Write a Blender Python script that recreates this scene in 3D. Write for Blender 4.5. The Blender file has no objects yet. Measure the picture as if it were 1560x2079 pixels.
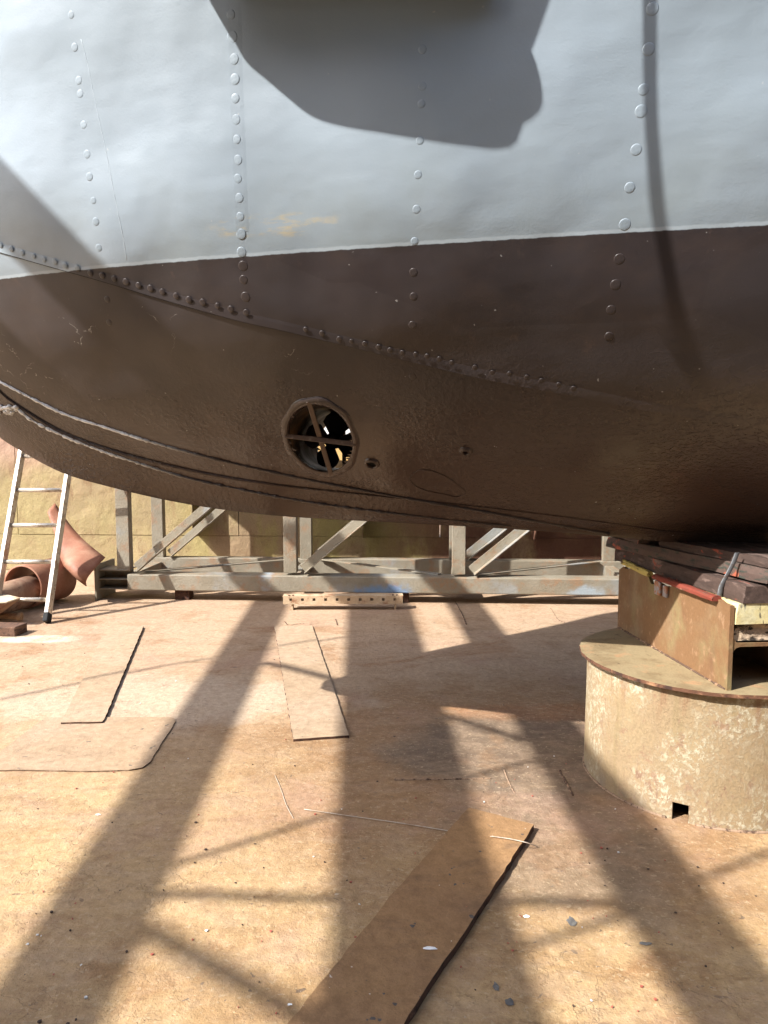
import bpy, math, random
import numpy as np
from mathutils import Vector, Matrix
from mathutils.bvhtree import BVHTree
random.seed(7); rng = np.random.default_rng(7)
R = math.radians
sc = bpy.context.scene
C = sc.collection

# ------------------------------------------------------------------ camera, sky, sun, exposure
EYE = Vector((0, 0, 1.25)); FPX = 1502.0; PITCH = math.atan((1039.5 - 908) / FPX)
cam = bpy.data.cameras.new('camera'); cam_o = bpy.data.objects.new('camera', cam); C.objects.link(cam_o)
cam.sensor_fit = 'VERTICAL'; cam.sensor_height = 36.0; cam.sensor_width = 27.0
cam.lens = FPX / 2079 * 36; cam.clip_start = 0.02; cam.clip_end = 500
cam_o.location = EYE; cam_o.rotation_euler = (R(90) - PITCH, 0, 0)
sc.camera = cam_o
SUN_EL, SUN_AZ = R(42), R(60)          # elevation; heading of the light, clockwise from +Y
L = Vector((math.cos(SUN_EL) * math.sin(SUN_AZ), math.cos(SUN_EL) * math.cos(SUN_AZ), -math.sin(SUN_EL)))
w = bpy.data.worlds.new('World'); sc.world = w; w.use_nodes = True
nt = w.node_tree; bg = nt.nodes['Background']
sky = nt.nodes.new('ShaderNodeTexSky'); sky.sky_type = 'NISHITA'; sky.sun_disc = False
sky.sun_elevation = SUN_EL; sky.sun_rotation = SUN_AZ + math.pi
sky.air_density = 1.0; sky.dust_density = 2.0
nt.links.new(sky.outputs[0], bg.inputs[0]); bg.inputs[1].default_value = 0.15
sun = bpy.data.lights.new('sun', 'SUN'); sun.energy = 4.1; sun.angle = R(0.5); sun.color = (1.0, .982, .945)
sun_o = bpy.data.objects.new('sun', sun); C.objects.link(sun_o)
sun_o.rotation_euler = L.to_track_quat('-Z', 'Y').to_euler(); sun_o.location = (-8, -6, 9)
sc.view_settings.view_transform = 'Standard'; sc.view_settings.look = 'None'
sc.view_settings.exposure = 1.33; sc.view_settings.gamma = 1.0
sc.cycles.max_bounces = 5; sc.cycles.diffuse_bounces = 3; sc.cycles.glossy_bounces = 2

# ------------------------------------------------------------------ pixel of the photograph -> ray / floor point
def ray(x, y):
    cx, cy = (x - 780) / FPX, (1039.5 - y) / FPX
    c, s = math.cos(PITCH), math.sin(PITCH)
    return Vector((cx, c + s * cy, -s + c * cy)).normalized()
def at_z(x, y, z=0.0):
    d = ray(x, y); t = (z - EYE.z) / d.z; return EYE + d * t
def at_y(x, y, Y):
    d = ray(x, y); return EYE + d * (Y / d.y)

# ------------------------------------------------------------------ scene-graph helpers
def tag(o, label=None, cat=None, group=None, kind=None):
    if label: o['label'] = label
    if cat: o['category'] = cat
    if group: o['group'] = group
    if kind: o['kind'] = kind
    return o
def thing(name, label, cat, loc=(0, 0, 0), group=None):
    o = bpy.data.objects.new(name, None); o.empty_display_size = .1
    C.objects.link(o); o.location = loc
    return tag(o, label, cat, group)
def wloc(o):
    v = Vector((0, 0, 0))
    while o: v += o.location; o = o.parent
    return v
class MB:
    def __init__(s): s.v = []; s.f = []; s.sm = []
    def add(s, vs, fs, smooth=False):
        b = len(s.v); s.v += [tuple(p) for p in vs]
        s.f += [tuple(i + b for i in f) for f in fs]; s.sm += [smooth] * len(fs); return s
    def box(s, c, size, M=None):
        hx, hy, hz = size[0] / 2, size[1] / 2, size[2] / 2
        vs = [Vector((x, y, z)) for x in (-hx, hx) for y in (-hy, hy) for z in (-hz, hz)]
        if M is not None: vs = [M @ p for p in vs]
        c = Vector(c)
        return s.add([p + c for p in vs], [(0, 1, 3, 2), (4, 6, 7, 5), (0, 4, 5, 1), (2, 3, 7, 6), (0, 2, 6, 4), (1, 5, 7, 3)])
    def bar(s, a, b, wd, ht, up=(0, 0, 1)):      # box from a to b
        a, b = Vector(a), Vector(b); d = (b - a); l = d.length; d.normalize()
        x = d.cross(Vector(up)).normalized(); z = x.cross(d)
        M = Matrix((x, d, z)).transposed()
        return s.box((a + b) / 2, (wd, l, ht), M)
    def tube(s, pts, r, n=12, caps=True, rad=None):
        pts = [Vector(p) for p in pts]; rings = []
        up = Vector((0, 0, 1)); prev = None
        for i, p in enumerate(pts):
            t = (pts[min(i + 1, len(pts) - 1)] - pts[max(i - 1, 0)]).normalized()
            if prev is None:
                x = t.cross(up if abs(t.z) < .95 else Vector((0, 1, 0))).normalized()
            else:
                x = (prev - t * prev.dot(t)).normalized()
            prev = x; y = t.cross(x); rr = rad[i] if rad else r
            rings.append([p + (x * math.cos(k * 2 * math.pi / n) + y * math.sin(k * 2 * math.pi / n)) * rr for k in range(n)])
        vs = [q for ring in rings for q in ring]; fs = []
        for i in range(len(pts) - 1):
            for k in range(n):
                fs.append((i * n + k, i * n + (k + 1) % n, (i + 1) * n + (k + 1) % n, (i + 1) * n + k))
        s.add(vs, fs, True)
        if caps:
            b = len(s.v) - len(vs)
            s.f += [tuple(b + k for k in range(n))[::-1], tuple(b + (len(pts) - 1) * n + k for k in range(n))]; s.sm += [False, False]
        return s
    def prism(s, poly, off):                     # planar polygon (list of points), extruded by vector off
        n = len(poly); off = Vector(off); p = [Vector(q) for q in poly]
        return s.add(p + [q + off for q in p], [tuple(range(n))[::-1], tuple(range(n, 2 * n))] + [(i, (i + 1) % n, (i + 1) % n + n, i + n) for i in range(n)])
    def grid(s, P, smooth=True, wrap=False):     # P[i][j]
        a, b = len(P), len(P[0]); fs = []
        for i in range(a - 1):
            for j in range(b - (0 if wrap else 1)):
                fs.append((i * b + j, i * b + (j + 1) % b, (i + 1) * b + (j + 1) % b, (i + 1) * b + j))
        return s.add([q for row in P for q in row], fs, smooth)
    def build(s, name, m, parent=None, bevel=0, fix=True, solid=0, mesh_only=False):
        base = wloc(parent) if parent else Vector((0, 0, 0))
        me = bpy.data.meshes.new(name)
        me.from_pydata([Vector(p) - base for p in s.v], [], s.f); me.update()
        me.polygons.foreach_set('use_smooth', s.sm)
        if fix:
            import bmesh
            bm = bmesh.new(); bm.from_mesh(me); bmesh.ops.recalc_face_normals(bm, faces=bm.faces); bm.to_mesh(me); bm.free()
        me.materials.append(m)
        o = bpy.data.objects.new(name, me); C.objects.link(o)
        if parent: o.parent = parent
        if solid:
            q = o.modifiers.new('solid', 'SOLIDIFY'); q.thickness = solid; q.offset = 0
        if bevel:
            q = o.modifiers.new('bevel', 'BEVEL'); q.width = bevel; q.segments = 2; q.limit_method = 'ANGLE'
        return o

# ------------------------------------------------------------------ materials
class NT:
    def __init__(s, name):
        s.m = bpy.data.materials.new(name); s.m.use_nodes = True; s.t = s.m.node_tree
        s.b = s.t.nodes['Principled BSDF']; s.co = s.t.nodes.new('ShaderNodeTexCoord').outputs['Object']
    def n(s, typ, **kw):
        o = s.t.nodes.new('ShaderNode' + typ)
        for k, v in kw.items(): setattr(o, k, v)
        return o
    def set(s, sock, v):
        if hasattr(v, 'is_linked') or hasattr(v, 'links'): s.t.links.new(v, sock)
        elif isinstance(v, (tuple, list)) and len(v) == 3 and sock.type == 'RGBA': sock.default_value = (*v, 1)
        else: sock.default_value = v
    def map(s, scale=(1, 1, 1), loc=(0, 0, 0), rot=(0, 0, 0), src=None):
        q = s.n('Mapping'); s.t.links.new(src or s.co, q.inputs[0]); q.inputs[1].default_value = loc
        q.inputs[2].default_value = rot; q.inputs[3].default_value = scale; return q.outputs[0]
    def noise(s, scale, detail=5, rough=.55, stretch=(1, 1, 1), seed=0.0, dist=0.0, rot=(0, 0, 0), src=None):
        q = s.n('TexNoise'); s.t.links.new(s.map(stretch, (seed, seed * .7, seed * 1.3), rot, src), q.inputs['Vector'])
        q.inputs['Scale'].default_value = scale; q.inputs['Detail'].default_value = detail
        q.inputs['Roughness'].default_value = rough; q.inputs['Distortion'].default_value = dist
        return q.outputs['Fac']
    def voro(s, scale, feature='F1', stretch=(1, 1, 1), seed=0.0, src=None):
        q = s.n('TexVoronoi', feature=feature); s.t.links.new(s.map(stretch, (seed, seed, seed), src=src), q.inputs['Vector'])
        q.inputs['Scale'].default_value = scale; return q.outputs['Distance']
    def rng(s, v, lo, hi, a=0.0, b=1.0):
        q = s.n('MapRange', interpolation_type='SMOOTHSTEP'); s.set(q.inputs[0], v)
        for i, x in zip((1, 2, 3, 4), (lo, hi, a, b)): q.inputs[i].default_value = x
        return q.outputs[0]
    def math(s, op, a, b=0.0):
        q = s.n('Math', operation=op); s.set(q.inputs[0], a); s.set(q.inputs[1], b); return q.outputs[0]
    def mix(s, f, a, b, mode='MIX'):
        q = s.n('Mix', data_type='RGBA', blend_type=mode); s.set(q.inputs[0], f); s.set(q.inputs[6], a); s.set(q.inputs[7], b); return q.outputs[2]
    def sep(s): 
        q = s.n('SeparateXYZ'); s.t.links.new(s.co, q.inputs[0]); return q.outputs
    def blob(s, c, r, warp=.6, nscale=6, seed=0.0):   # soft spot, irregular outline (0..1)
        q = s.n('VectorMath', operation='DISTANCE'); s.t.links.new(s.map((1 / r[0], 1 / r[1], 1 / r[2])), q.inputs[0])
        q.inputs[1].default_value = (c[0] / r[0], c[1] / r[1], c[2] / r[2])
        d = s.math('ADD', q.outputs['Value'], s.math('MULTIPLY', s.math('SUBTRACT', s.noise(nscale, 5, .6, seed=seed), .5), warp * 2))
        return s.rng(d, 1.0, .55)
    def fin(s, col, rough=.7, bump=None, metal=0.0, spec=None, strength=1.0, coat=0.0):
        s.set(s.b.inputs['Base Color'], col); s.set(s.b.inputs['Roughness'], rough); s.b.inputs['Metallic'].default_value = metal
        if spec is not None: s.b.inputs['Specular IOR Level'].default_value = spec
        if coat: s.b.inputs['Coat Weight'].default_value = coat; s.b.inputs['Coat Roughness'].default_value = .15
        if bump:
            prev = None
            for h, dist in bump:
                q = s.n('Bump'); q.inputs['Distance'].default_value = dist; q.inputs['Strength'].default_value = strength
                s.set(q.inputs['Height'], h)
                if prev: s.t.links.new(prev, q.inputs['Normal'])
                prev = q.outputs[0]
            s.t.links.new(prev, s.b.inputs['Normal'])
        return s.m

def weathered(name, base, layers, rough=.75, grain=.002, fine=120, seed=0.0, spec=.3, metal=0.0):
    m = NT(name); col = base
    for i, (c, sca, lo, hi, st) in enumerate(layers):
        col = m.mix(m.rng(m.noise(sca, 7, .62, st, seed + i * 3.1, .3), lo, hi), col, c)
    g = m.noise(fine, 3, .7, seed=seed + 20)
    col = m.mix(.35, col, m.mix(g, (.25, .25, .25), (1.6, 1.6, 1.6)), 'MULTIPLY')
    h = m.math('ADD', m.math('MULTIPLY', g, .4), m.noise(fine / 6, 5, .6, seed=seed + 9))
    r = m.rng(m.noise(9, 4, .6, seed=seed + 5), .3, .7, rough - .12, min(1, rough + .12))
    return m.fin(col, r, [(h, grain)], metal, spec)

def floor_material():
    m = NT('rusty dock floor'); x, y, z = m.sep()
    col = m.mix(m.rng(m.noise(.9, 6, .6, seed=2), .35, .65), (.445, .305, .155), (.41, .27, .14))
    col = m.mix(m.rng(y, 2.2, 4.8, 0, .85), col, (.40, .285, .20))                       # drier, paler scale away from the drum
    col = m.mix(m.math('MULTIPLY', m.rng(m.noise(3.2, 9, .7, (1, 2.2, 1), 5, .8), .48, .68), .55), col, (.24, .14, .068))
    col = m.mix(m.math('MULTIPLY', m.rng(m.noise(2.1, 9, .72, (.5, 3.2, 1), 11, .5), .52, .72), .6), col, (.42, .30, .19))
    col = m.mix(m.math('MULTIPLY', m.rng(m.noise(1.3, 8, .7, (1, 1, 1), 17, 1.2), .54, .66), .55), col, (.25, .115, .045))
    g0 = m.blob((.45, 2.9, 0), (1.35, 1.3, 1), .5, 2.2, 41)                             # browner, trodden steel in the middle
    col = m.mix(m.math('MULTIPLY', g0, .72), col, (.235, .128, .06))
    g0b = m.blob((.2, 1.5, 0), (1.2, .65, 1), .6, 2.6, 44)
    col = m.mix(m.math('MULTIPLY', g0b, m.math('MULTIPLY', m.rng(m.noise(4, 7, .7, seed=45), .42, .62), .55)), col, (.26, .145, .062))
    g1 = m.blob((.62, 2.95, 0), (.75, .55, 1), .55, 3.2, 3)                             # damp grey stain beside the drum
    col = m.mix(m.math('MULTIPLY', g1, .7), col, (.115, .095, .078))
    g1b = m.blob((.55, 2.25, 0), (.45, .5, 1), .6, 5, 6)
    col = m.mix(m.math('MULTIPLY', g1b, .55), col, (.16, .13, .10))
    g2 = m.blob((.75, 3.42, 0), (.62, .16, 1), .7, 4, 8)                                # orange rust run
    col = m.mix(m.math('MULTIPLY', g2, .32), col, (.32, .115, .04))
    g3 = m.blob((-1.1, 3.6, 0), (1.1, .5, 1), .6, 4, 12)
    col = m.mix(m.math('MULTIPLY', g3, .65), col, (.50, .40, .30))
    g4 = m.blob((-2.25, 4.75, 0), (.4, .12, 1), .5, 9, 14)
    col = m.mix(g4, col, (.55, .49, .38))
    for sca, lo, c, seed, amt in ((26, .70, (.10, .075, .06), 1, .75), (48, .72, (.09, .085, .085), 4, .7), (15, .71, (.17, .11, .07), 9, .8), (60, .735, (.40, .11, .07), 13, .6), (40, .725, (.52, .44, .34), 19, .6)):
        col = m.mix(m.math('MULTIPLY', m.rng(m.noise(sca, 3, .5, (1, 1.4, 1), seed, .6), lo, lo + .03), amt), col, c)
    sl = m.noise(5, 6, .65, (.25, 14, 1), 23, .35, (0, 0, .12))                          # long scrape marks
    col = m.mix(m.math('MULTIPLY', m.rng(sl, .60, .70), .16), col, (.19, .12, .075))
    col = m.mix(m.math('MULTIPLY', m.rng(sl, .36, .28), .14), col, (.47, .35, .23))
    sp1 = m.noise(62, 4, .65, (1, 1.25, 1), 91, .4)
    col = m.mix(m.math('MULTIPLY', m.rng(sp1, .57, .66), .42), col, (.54, .42, .27))
    col = m.mix(m.math('MULTIPLY', m.rng(sp1, .42, .33), .45), col, (.20, .12, .065))
    rp = m.rng(m.noise(2.3, 9, .74, (1, 1, 1), 96, .2), .53, .60)                        # bare rust with a hard edge
    col = m.mix(m.math('MULTIPLY', rp, .36), col, (.27, .15, .075))
    cwn = m.n('TexNoise'); m.t.links.new(m.co, cwn.inputs['Vector']); cwn.inputs['Scale'].default_value = 18; cwn.inputs['Detail'].default_value = 5
    cws = m.n('VectorMath', operation='SCALE'); m.t.links.new(cwn.outputs['Color'], cws.inputs[0]); cws.inputs['Scale'].default_value = .16
    cwa = m.n('VectorMath', operation='ADD'); m.t.links.new(m.co, cwa.inputs[0]); m.t.links.new(cws.outputs[0], cwa.inputs[1])
    cv = m.n('TexVoronoi', feature='DISTANCE_TO_EDGE'); m.t.links.new(cwa.outputs[0], cv.inputs['Vector']); cv.inputs['Scale'].default_value = 9
    crk = m.math('MULTIPLY', m.rng(cv.outputs['Distance'], .03, .006), m.rng(m.noise(2.6, 6, .7, seed=61), .50, .62))
    col = m.mix(m.math('MULTIPLY', crk, .28), col, (.17, .11, .07))
    ov = m.rng(m.noise(7, 8, .75, (1, 1.5, 1), 71, .5), .42, .66)
    col = m.mix(m.math('MULTIPLY', ov, .35), col, (.43, .31, .205))
    pink = m.rng(m.noise(1.8, 7, .7, seed=77), .5, .68)
    col = m.mix(m.math('MULTIPLY', pink, .4), col, (.36, .225, .165))
    g = m.noise(140, 4, .75, seed=3)
    g5 = m.noise(34, 5, .7, seed=31)
    col = m.mix(.22, col, m.mix(g, (.45, .42, .38), (1.5, 1.5, 1.5)), 'MULTIPLY')
    col = m.mix(.35, col, m.mix(m.rng(g5, .3, .7), (.62, .58, .52), (1.28, 1.28, 1.28)), 'MULTIPLY')
    h = m.math('ADD', m.math('SUBTRACT', m.math('MULTIPLY', g, .3), m.math('MULTIPLY', crk, .22)), m.math('ADD', g5, m.math('MULTIPLY', m.noise(4, 4, .5, seed=8), 1.2)))
    return m.fin(col, m.rng(m.noise(3, 5, .6, seed=40), .3, .7, .62, .9), [(h, .006)], 0, .25)

WL = 1.81                                             # height of the boot-top paint line
def hull_material():
    m = NT('hull paint grey over antifouling brown'); x, y, z = m.sep()
    grey = m.mix(m.rng(m.noise(1.6, 5, .6, seed=1), .3, .7), (.29, .34, .385), (.27, .32, .36))
    grey = m.mix(m.math('MULTIPLY', m.rng(m.noise(3, 7, .7, (1, 1, .25), 5), .5, .75), .3), grey, (.235, .28, .305))
    grime = m.math('MULTIPLY', m.rng(z, WL + .34, WL, 0, .5), m.rng(m.noise(4, 6, .6, seed=9), .35, .65))
    grey = m.mix(grime, grey, (.25, .285, .285))
    ym = m.math('MULTIPLY', m.blob(tuple(a - b for a, b in zip(YELLOW, SH_O)), (.22, .3, .036), .55, 14, 3), m.rng(m.noise(24, 5, .65, (.4, .4, 2), 6), .46, .6))
    grey = m.mix(m.math('MULTIPLY', ym, .42), grey, (.56, .40, .14))
    brown = m.mix(m.rng(m.noise(1.7, 6, .65, seed=14), .3, .7), (.041, .031, .031), (.030, .024, .025))
    brown = m.mix(m.math('MULTIPLY', m.rng(m.noise(2.6, 7, .7, (1, 1, 1.6), 19), .45, .7), .6), brown, (.054, .036, .029))
    brown = m.mix(m.math('MULTIPLY', m.rng(z, 1.5, 1.1), .7), brown, (.092, .054, .037))       # warm floor bounce painted into the lower plates
    pv = m.n('TexVoronoi', distance='CHEBYCHEV'); m.t.links.new(m.map((1.1, 1.1, 2.6), (.3, .2, .1)), pv.inputs['Vector']); pv.inputs['Scale'].default_value = 1.0
    pvs = m.n('SeparateColor'); m.t.links.new(pv.outputs['Color'], pvs.inputs[0])
    brown = m.mix(m.math('MULTIPLY', pvs.outputs[0], .45), brown, (.058, .047, .046))          # roller patches of a later coat
    brown = m.mix(m.math('MULTIPLY', m.rng(m.noise(9, 6, .7, (1, 1, .3), 83), .60, .72), .4), brown, (.10, .065, .05))
    cw = m.n('TexVoronoi', feature='DISTANCE_TO_EDGE'); wv = m.n('VectorMath', operation='ADD')
    nz = m.n('TexNoise'); m.t.links.new(m.co, nz.inputs['Vector']); nz.inputs['Scale'].default_value = 22; nz.inputs['Detail'].default_value = 4
    sc_ = m.n('VectorMath', operation='SCALE'); m.t.links.new(nz.outputs['Color'], sc_.inputs[0]); sc_.inputs['Scale'].default_value = .09
    m.t.links.new(m.co, wv.inputs[0]); m.t.links.new(sc_.outputs[0], wv.inputs[1]); m.t.links.new(wv.outputs[0], cw.inputs['Vector']); cw.inputs['Scale'].default_value = 6.5
    crack = m.math('MULTIPLY', m.rng(cw.outputs['Distance'], .009, .004), m.math('MULTIPLY', m.rng(m.noise(3.5, 3, .5, seed=33), .50, .56), m.rng(m.noise(30, 3, .6, seed=35), .45, .55)))
    crack = m.math('MULTIPLY', crack, m.blob((-.85 - 1.24, 2.65 - 2.885, 1.56), (.8, 2, .17), .3, 3, 2))
    brown = m.mix(m.math('MULTIPLY', crack, .55), brown, (.55, .53, .50))
    edge = m.math('ADD', z, m.math('MULTIPLY', m.math('SUBTRACT', m.noise(30, 4, .6, (1, 1, .2), 7), .5), .006))
    f = m.rng(edge, WL - .0015, WL + .0015)
    lip = m.math('MULTIPLY', m.rng(edge, WL, WL + .002), m.rng(edge, WL + .011, WL + .007))
    col = m.mix(f, brown, grey)
    col = m.mix(m.math('MULTIPLY', lip, .6), col, (.44, .50, .54))
    spk = m.rng(m.noise(55, 2, .5, seed=51), .76, .79)
    col = m.mix(m.math('MULTIPLY', spk, .5), col, (.5, .49, .47))
    rough = m.mix(f, m.math('ADD', m.rng(m.noise(6, 4, .6, seed=3), .3, .7, .0, .14), m.rng(z, 1.2, 1.6, .10, .33)), m.rng(m.noise(5, 4, .6, seed=2), .3, .7, .36, .46))
    dent = m.noise(1.9, 1.5, .4, seed=61)                      # plate buckling between frames
    mid = m.noise(6, 1, .4, seed=62)
    pit = m.noise(60, 4, .6, seed=63); orange = m.noise(150, 2, .5, seed=64)
    low = m.rng(z, 1.62, 1.18, .05, 1.0)
    pit = m.math('MULTIPLY', m.rng(pit, .35, .7), m.math('MULTIPLY', low, m.rng(m.noise(3.1, 4, .6, seed=66), .35, .65, .25, 1)))
    worm = m.math('MULTIPLY', m.rng(m.noise(34, 3, .55, (1, 1, 1.8), 71, 1.6), .5, .62), m.math('MULTIPLY', low, m.rng(m.noise(2.2, 3, .6, seed=72), .45, .6)))
    return m.fin(col, rough, [(dent, .055), (m.noise(4.2, 2, .45, (1, 1, 1.9), 68), .0055), (mid, .003), (pit, .0019), (worm, .0011), (orange, .00025)], 0, .5)

def weld_material():
    m = NT('weld bead, bare at the bow and painted aft'); x, y, z = m.sep()
    bare = m.math('MULTIPLY', m.rng(m.math('SUBTRACT', x, m.math('MULTIPLY', m.math('SUBTRACT', z, 1.12), 1.1)), -1.95, -2.55), m.rng(m.noise(60, 4, .7, seed=3), .32, .46))
    col = m.mix(bare, (.05, .036, .032), (.78, .80, .82))
    return m.fin(col, m.rng(bare, 0, 1, .3, .4), [(m.noise(90, 3, .6, seed=5), .004)], 0, .6)

# ------------------------------------------------------------------ the hull: ship frame u (aft along the keel), v (outboard, towards the camera), z
SH_O = Vector((1.24, 2.885, 0)); YAW = R(3.3)
UA = Vector((math.cos(YAW), -math.sin(YAW), 0)); VA = Vector((-math.sin(YAW), -math.cos(YAW), 0))
def S2W(u, v, z): return SH_O + UA * u + VA * v + Vector((0, 0, z))
def on_centre(x, y):
    d = ray(x, y); n = VA; t = (SH_O - EYE).dot(n) / d.dot(n); p = EYE + d * t
    return (p - SH_O).dot(UA), p.z
PROFILE = [on_centre(*p) for p in ((1560, 1108), (1300, 1094), (1240, 1088), (1000, 1070), (740, 1056), (560, 1045), (380, 1021), (240, 990), (130, 957), (60, 920), (0, 880), (-40, 825), (-66, 745), (-80, 640), (-86, 520))]
PROFILE = [(9.0, PROFILE[0][1] - .12), (4.0, PROFILE[0][1] - .06)] + PROFILE + [(PROFILE[-1][0] - .02, 2.3), (PROFILE[-1][0] - .05, 2.8), (PROFILE[-1][0] - .12, 3.3)]
def smooth_curve(pts, n):
    pts = np.array(pts, float); d = np.r_[0, np.cumsum(np.linalg.norm(np.diff(pts, axis=0), axis=1))]
    s = np.linspace(0, d[-1], n); out = []
    m = np.gradient(pts, d, axis=0)
    for q in s:
        i = min(max(np.searchsorted(d, q) - 1, 0), len(d) - 2); h = d[i + 1] - d[i]; t = (q - d[i]) / h
        out.append((2*t**3 - 3*t**2 + 1) * pts[i] + (t**3 - 2*t**2 + t) * h * m[i] + (-2*t**3 + 3*t**2) * pts[i+1] + (t**3 - t**2) * h * m[i+1])
    return np.array(out)
PROF = smooth_curve(PROFILE, 900)
ZP = np.maximum.accumulate(PROF[:, 1]); UP = PROF[:, 0]
ZMIN = float(ZP[0])
def u_stem(z): return float(np.interp(z, ZP, UP))
def z_keel(u): return float(np.interp(-u, -UP, ZP))
TZ = np.array([.70, .88, 1.05, 1.29, 1.55, 1.81, 2.4, 3.3])
TC = np.array([.085, .09, .114, .285, .487, .624, .745, .91])
TP = np.array([1.3, 1.27, 1.23, .80, .51, .40, .38, .36])
def sp(z, T, V):                                     # smooth (Catmull-Rom) table lookup
    z = min(max(z, T[0]), T[-1] - 1e-6); i = int(np.searchsorted(T, z, 'right') - 1); m = np.gradient(V, T); h = T[i+1] - T[i]; t = (z - T[i]) / h
    return float((2*t**3 - 3*t**2 + 1) * V[i] + (t**3 - 2*t**2 + t) * h * m[i] + (-2*t**3 + 3*t**2) * V[i+1] + (t**3 - t**2) * h * m[i+1])
LTC = np.log(TC)
def hb(u, z):
    a = max(0.0, u - u_stem(z)); a = a if a < 3.6 else 3.6 + 2.2 * (1 - math.exp(-(a - 3.6) / 2.2))
    v = .035 + math.exp(sp(z, TZ, LTC)) * a ** sp(z, TZ, TP)
    return v if v < 1.7 else 1.7 + .5 * (1 - math.exp(-(v - 1.7) / .5))
DECK = 3.3
zs = np.unique(np.r_[np.linspace(ZMIN, .86, 6), np.arange(.86, 1.15, .008), np.arange(1.15, 1.95, .0125), np.arange(1.95, 2.6, .03), np.linspace(2.6, DECK, 12)])
cs = np.r_[np.linspace(0, .74, 190), np.linspace(.74, 1, 30)[1:]]
U_END = 7.0
def hull_grid(side):
    P = []
    for z in zs:
        us = u_stem(z)
        P.append([S2W(us + c * c * (U_END - us), side * hb(us + c * c * (U_END - us), z), z) for c in cs])
    return P
GN, GF = hull_grid(1), hull_grid(-1)
gv = [p for row in GN for p in row]; nj = len(cs)
gf = [(i * nj + j, i * nj + j + 1, (i + 1) * nj + j + 1, (i + 1) * nj + j) for i in range(len(zs) - 1) for j in range(nj - 1)]
BVH = BVHTree.FromPolygons(gv, gf)
def hit(x, y):                                       # where the pixel's ray meets the near side
    p, n, i, d = BVH.ray_cast(EYE, ray(x, y))
    if p is None: return None, None
    if n.dot(ray(x, y)) > 0: n = -n
    return p, n
def hits(px): 
    out = [hit(*p) for p in px]; return [o for o in out if o[0] is not None]
def toship(p): q = p - SH_O; return q.dot(UA), q.dot(VA), p.z
YELLOW = tuple(hit(545, 457)[0])
TH_U, _, TH_Z = toship(hit(650, 893)[0]); TH_R = .115

M_HULL = hull_material(); M_WELD = weld_material()
M_DARK = weathered('dark interior steel', (.03, .028, .027), [((.10, .06, .035), 8, .5, .7, (1, 1, 1))], .6)
ship = thing('ship', 'riveted steel ship bow, light grey above dark brown underwater paint', 'ship', S2W(0, 0, 0))
hm = MB()
for side, G in ((1, GN), (-1, GF)):
    vs = [p for row in G for p in row]; fs = []
    for f in gf:
        cu = sum((vs[i] - SH_O).dot(UA) for i in f) / 4; cz = sum(vs[i].z for i in f) / 4
        if (cu - TH_U) ** 2 + (cz - TH_Z) ** 2 < (TH_R + .006) ** 2: continue
        fs.append(f if side > 0 else f[::-1])
    hm.add(vs, fs, True)
hm.add([q for q in GN[-1]] + [q for q in GF[-1]], [(j, j + 1, nj + j + 1, nj + j) for j in range(nj - 1)])           # deck
hm.add([GN[i][-1] for i in range(len(zs))] + [GF[i][-1] for i in range(len(zs))], [(i, i + 1, len(zs) + i + 1, len(zs) + i) for i in range(len(zs) - 1)])
hm.build('hull', M_HULL, ship, fix=False)

# the forefoot bar below the first weld, with its two weld beads
UPW = [(0, 775), (60, 806), (130, 840), (215, 868), (300, 895), (430, 930), (560, 960), (660, 981), (760, 1000), (850, 1016), (950, 1033), (1100, 1060), (1240, 1084)]
LOW = [(-5, 830), (30, 828), (60, 850), (125, 883), (200, 913), (290, 943), (380, 970), (480, 992), (600, 1015), (700, 1030), (780, 1040), (900, 1054), (1040, 1068)]
tang = np.gradient(PROF, axis=0); tang /= np.linalg.norm(tang, axis=1)[:, None]
def bar_w(i):                                        # height of the bar across the profile
    u = PROF[i, 0]; return float(np.interp(u, [-3.2, -2.8, -2.35, -1.6, -.6, .1, .6], [.215, .205, .165, .130, .075, .03, .02]))
rows = []; bar_face = []
for i in range(60, 900, 4):
    u, z = PROF[i]; tu, tz = tang[i]; nu, nz_ = -tz, tu
    if nu * 1 + nz_ * 1 < 0: nu, nz_ = -nu, -nz_
    wd = bar_w(i); uu, zz = u + nu * wd, z + nz_ * wd
    vt = hb(uu, zz) + .004; r = min(.045, wd * .55)
    prof = [(0, 0)] + [(.026 + r * .35 * math.sin(t) - .026 * (1 - math.sin(t)), r * (1 - math.cos(t))) for t in np.linspace(.25, math.pi / 2, 7)]
    v0 = prof[-1][0]; ln = wd - r
    prof += [(v0 + (vt - v0) * (k / 6) ** 1.2, r + ln * k / 6) for k in range(1, 7)]
    rows.append([S2W(u + nu * d, v, z + nz_ * d) for v, d in prof] + [S2W(u + nu * d, -v, z + nz_ * d) for v, d in prof[::-1]])
    bar_face.append([S2W(u + nu * d, v, z + nz_ * d) for v, d in prof])
bm_ = MB().grid(rows, True)
bm_.build('forefoot_bar', M_HULL, ship)
bv = [p for r_ in bar_face for p in r_]; bj = len(bar_face[0])
BBAR = BVHTree.FromPolygons(bv, [(i * bj + j, i * bj + j + 1, (i + 1) * bj + j + 1, (i + 1) * bj + j) for i in range(len(bar_face) - 1) for j in range(bj - 1)])
def hit_any(x, y):
    a = BVH.ray_cast(EYE, ray(x, y)); b = BBAR.ray_cast(EYE, ray(x, y))
    c = [q for q in (a, b) if q[0] is not None]
    if not c: return None
    p, n, i, d = min(c, key=lambda q: q[3])
    return p - ray(x, y) * .002
def resample(px, step):
    out = []
    P = smooth_curve(px, 400); last = None
    for q in P:
        if last is None or math.hypot(q[0] - last[0], q[1] - last[1]) >= step: out.append((float(q[0]), float(q[1]))); last = q
    return out
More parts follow.
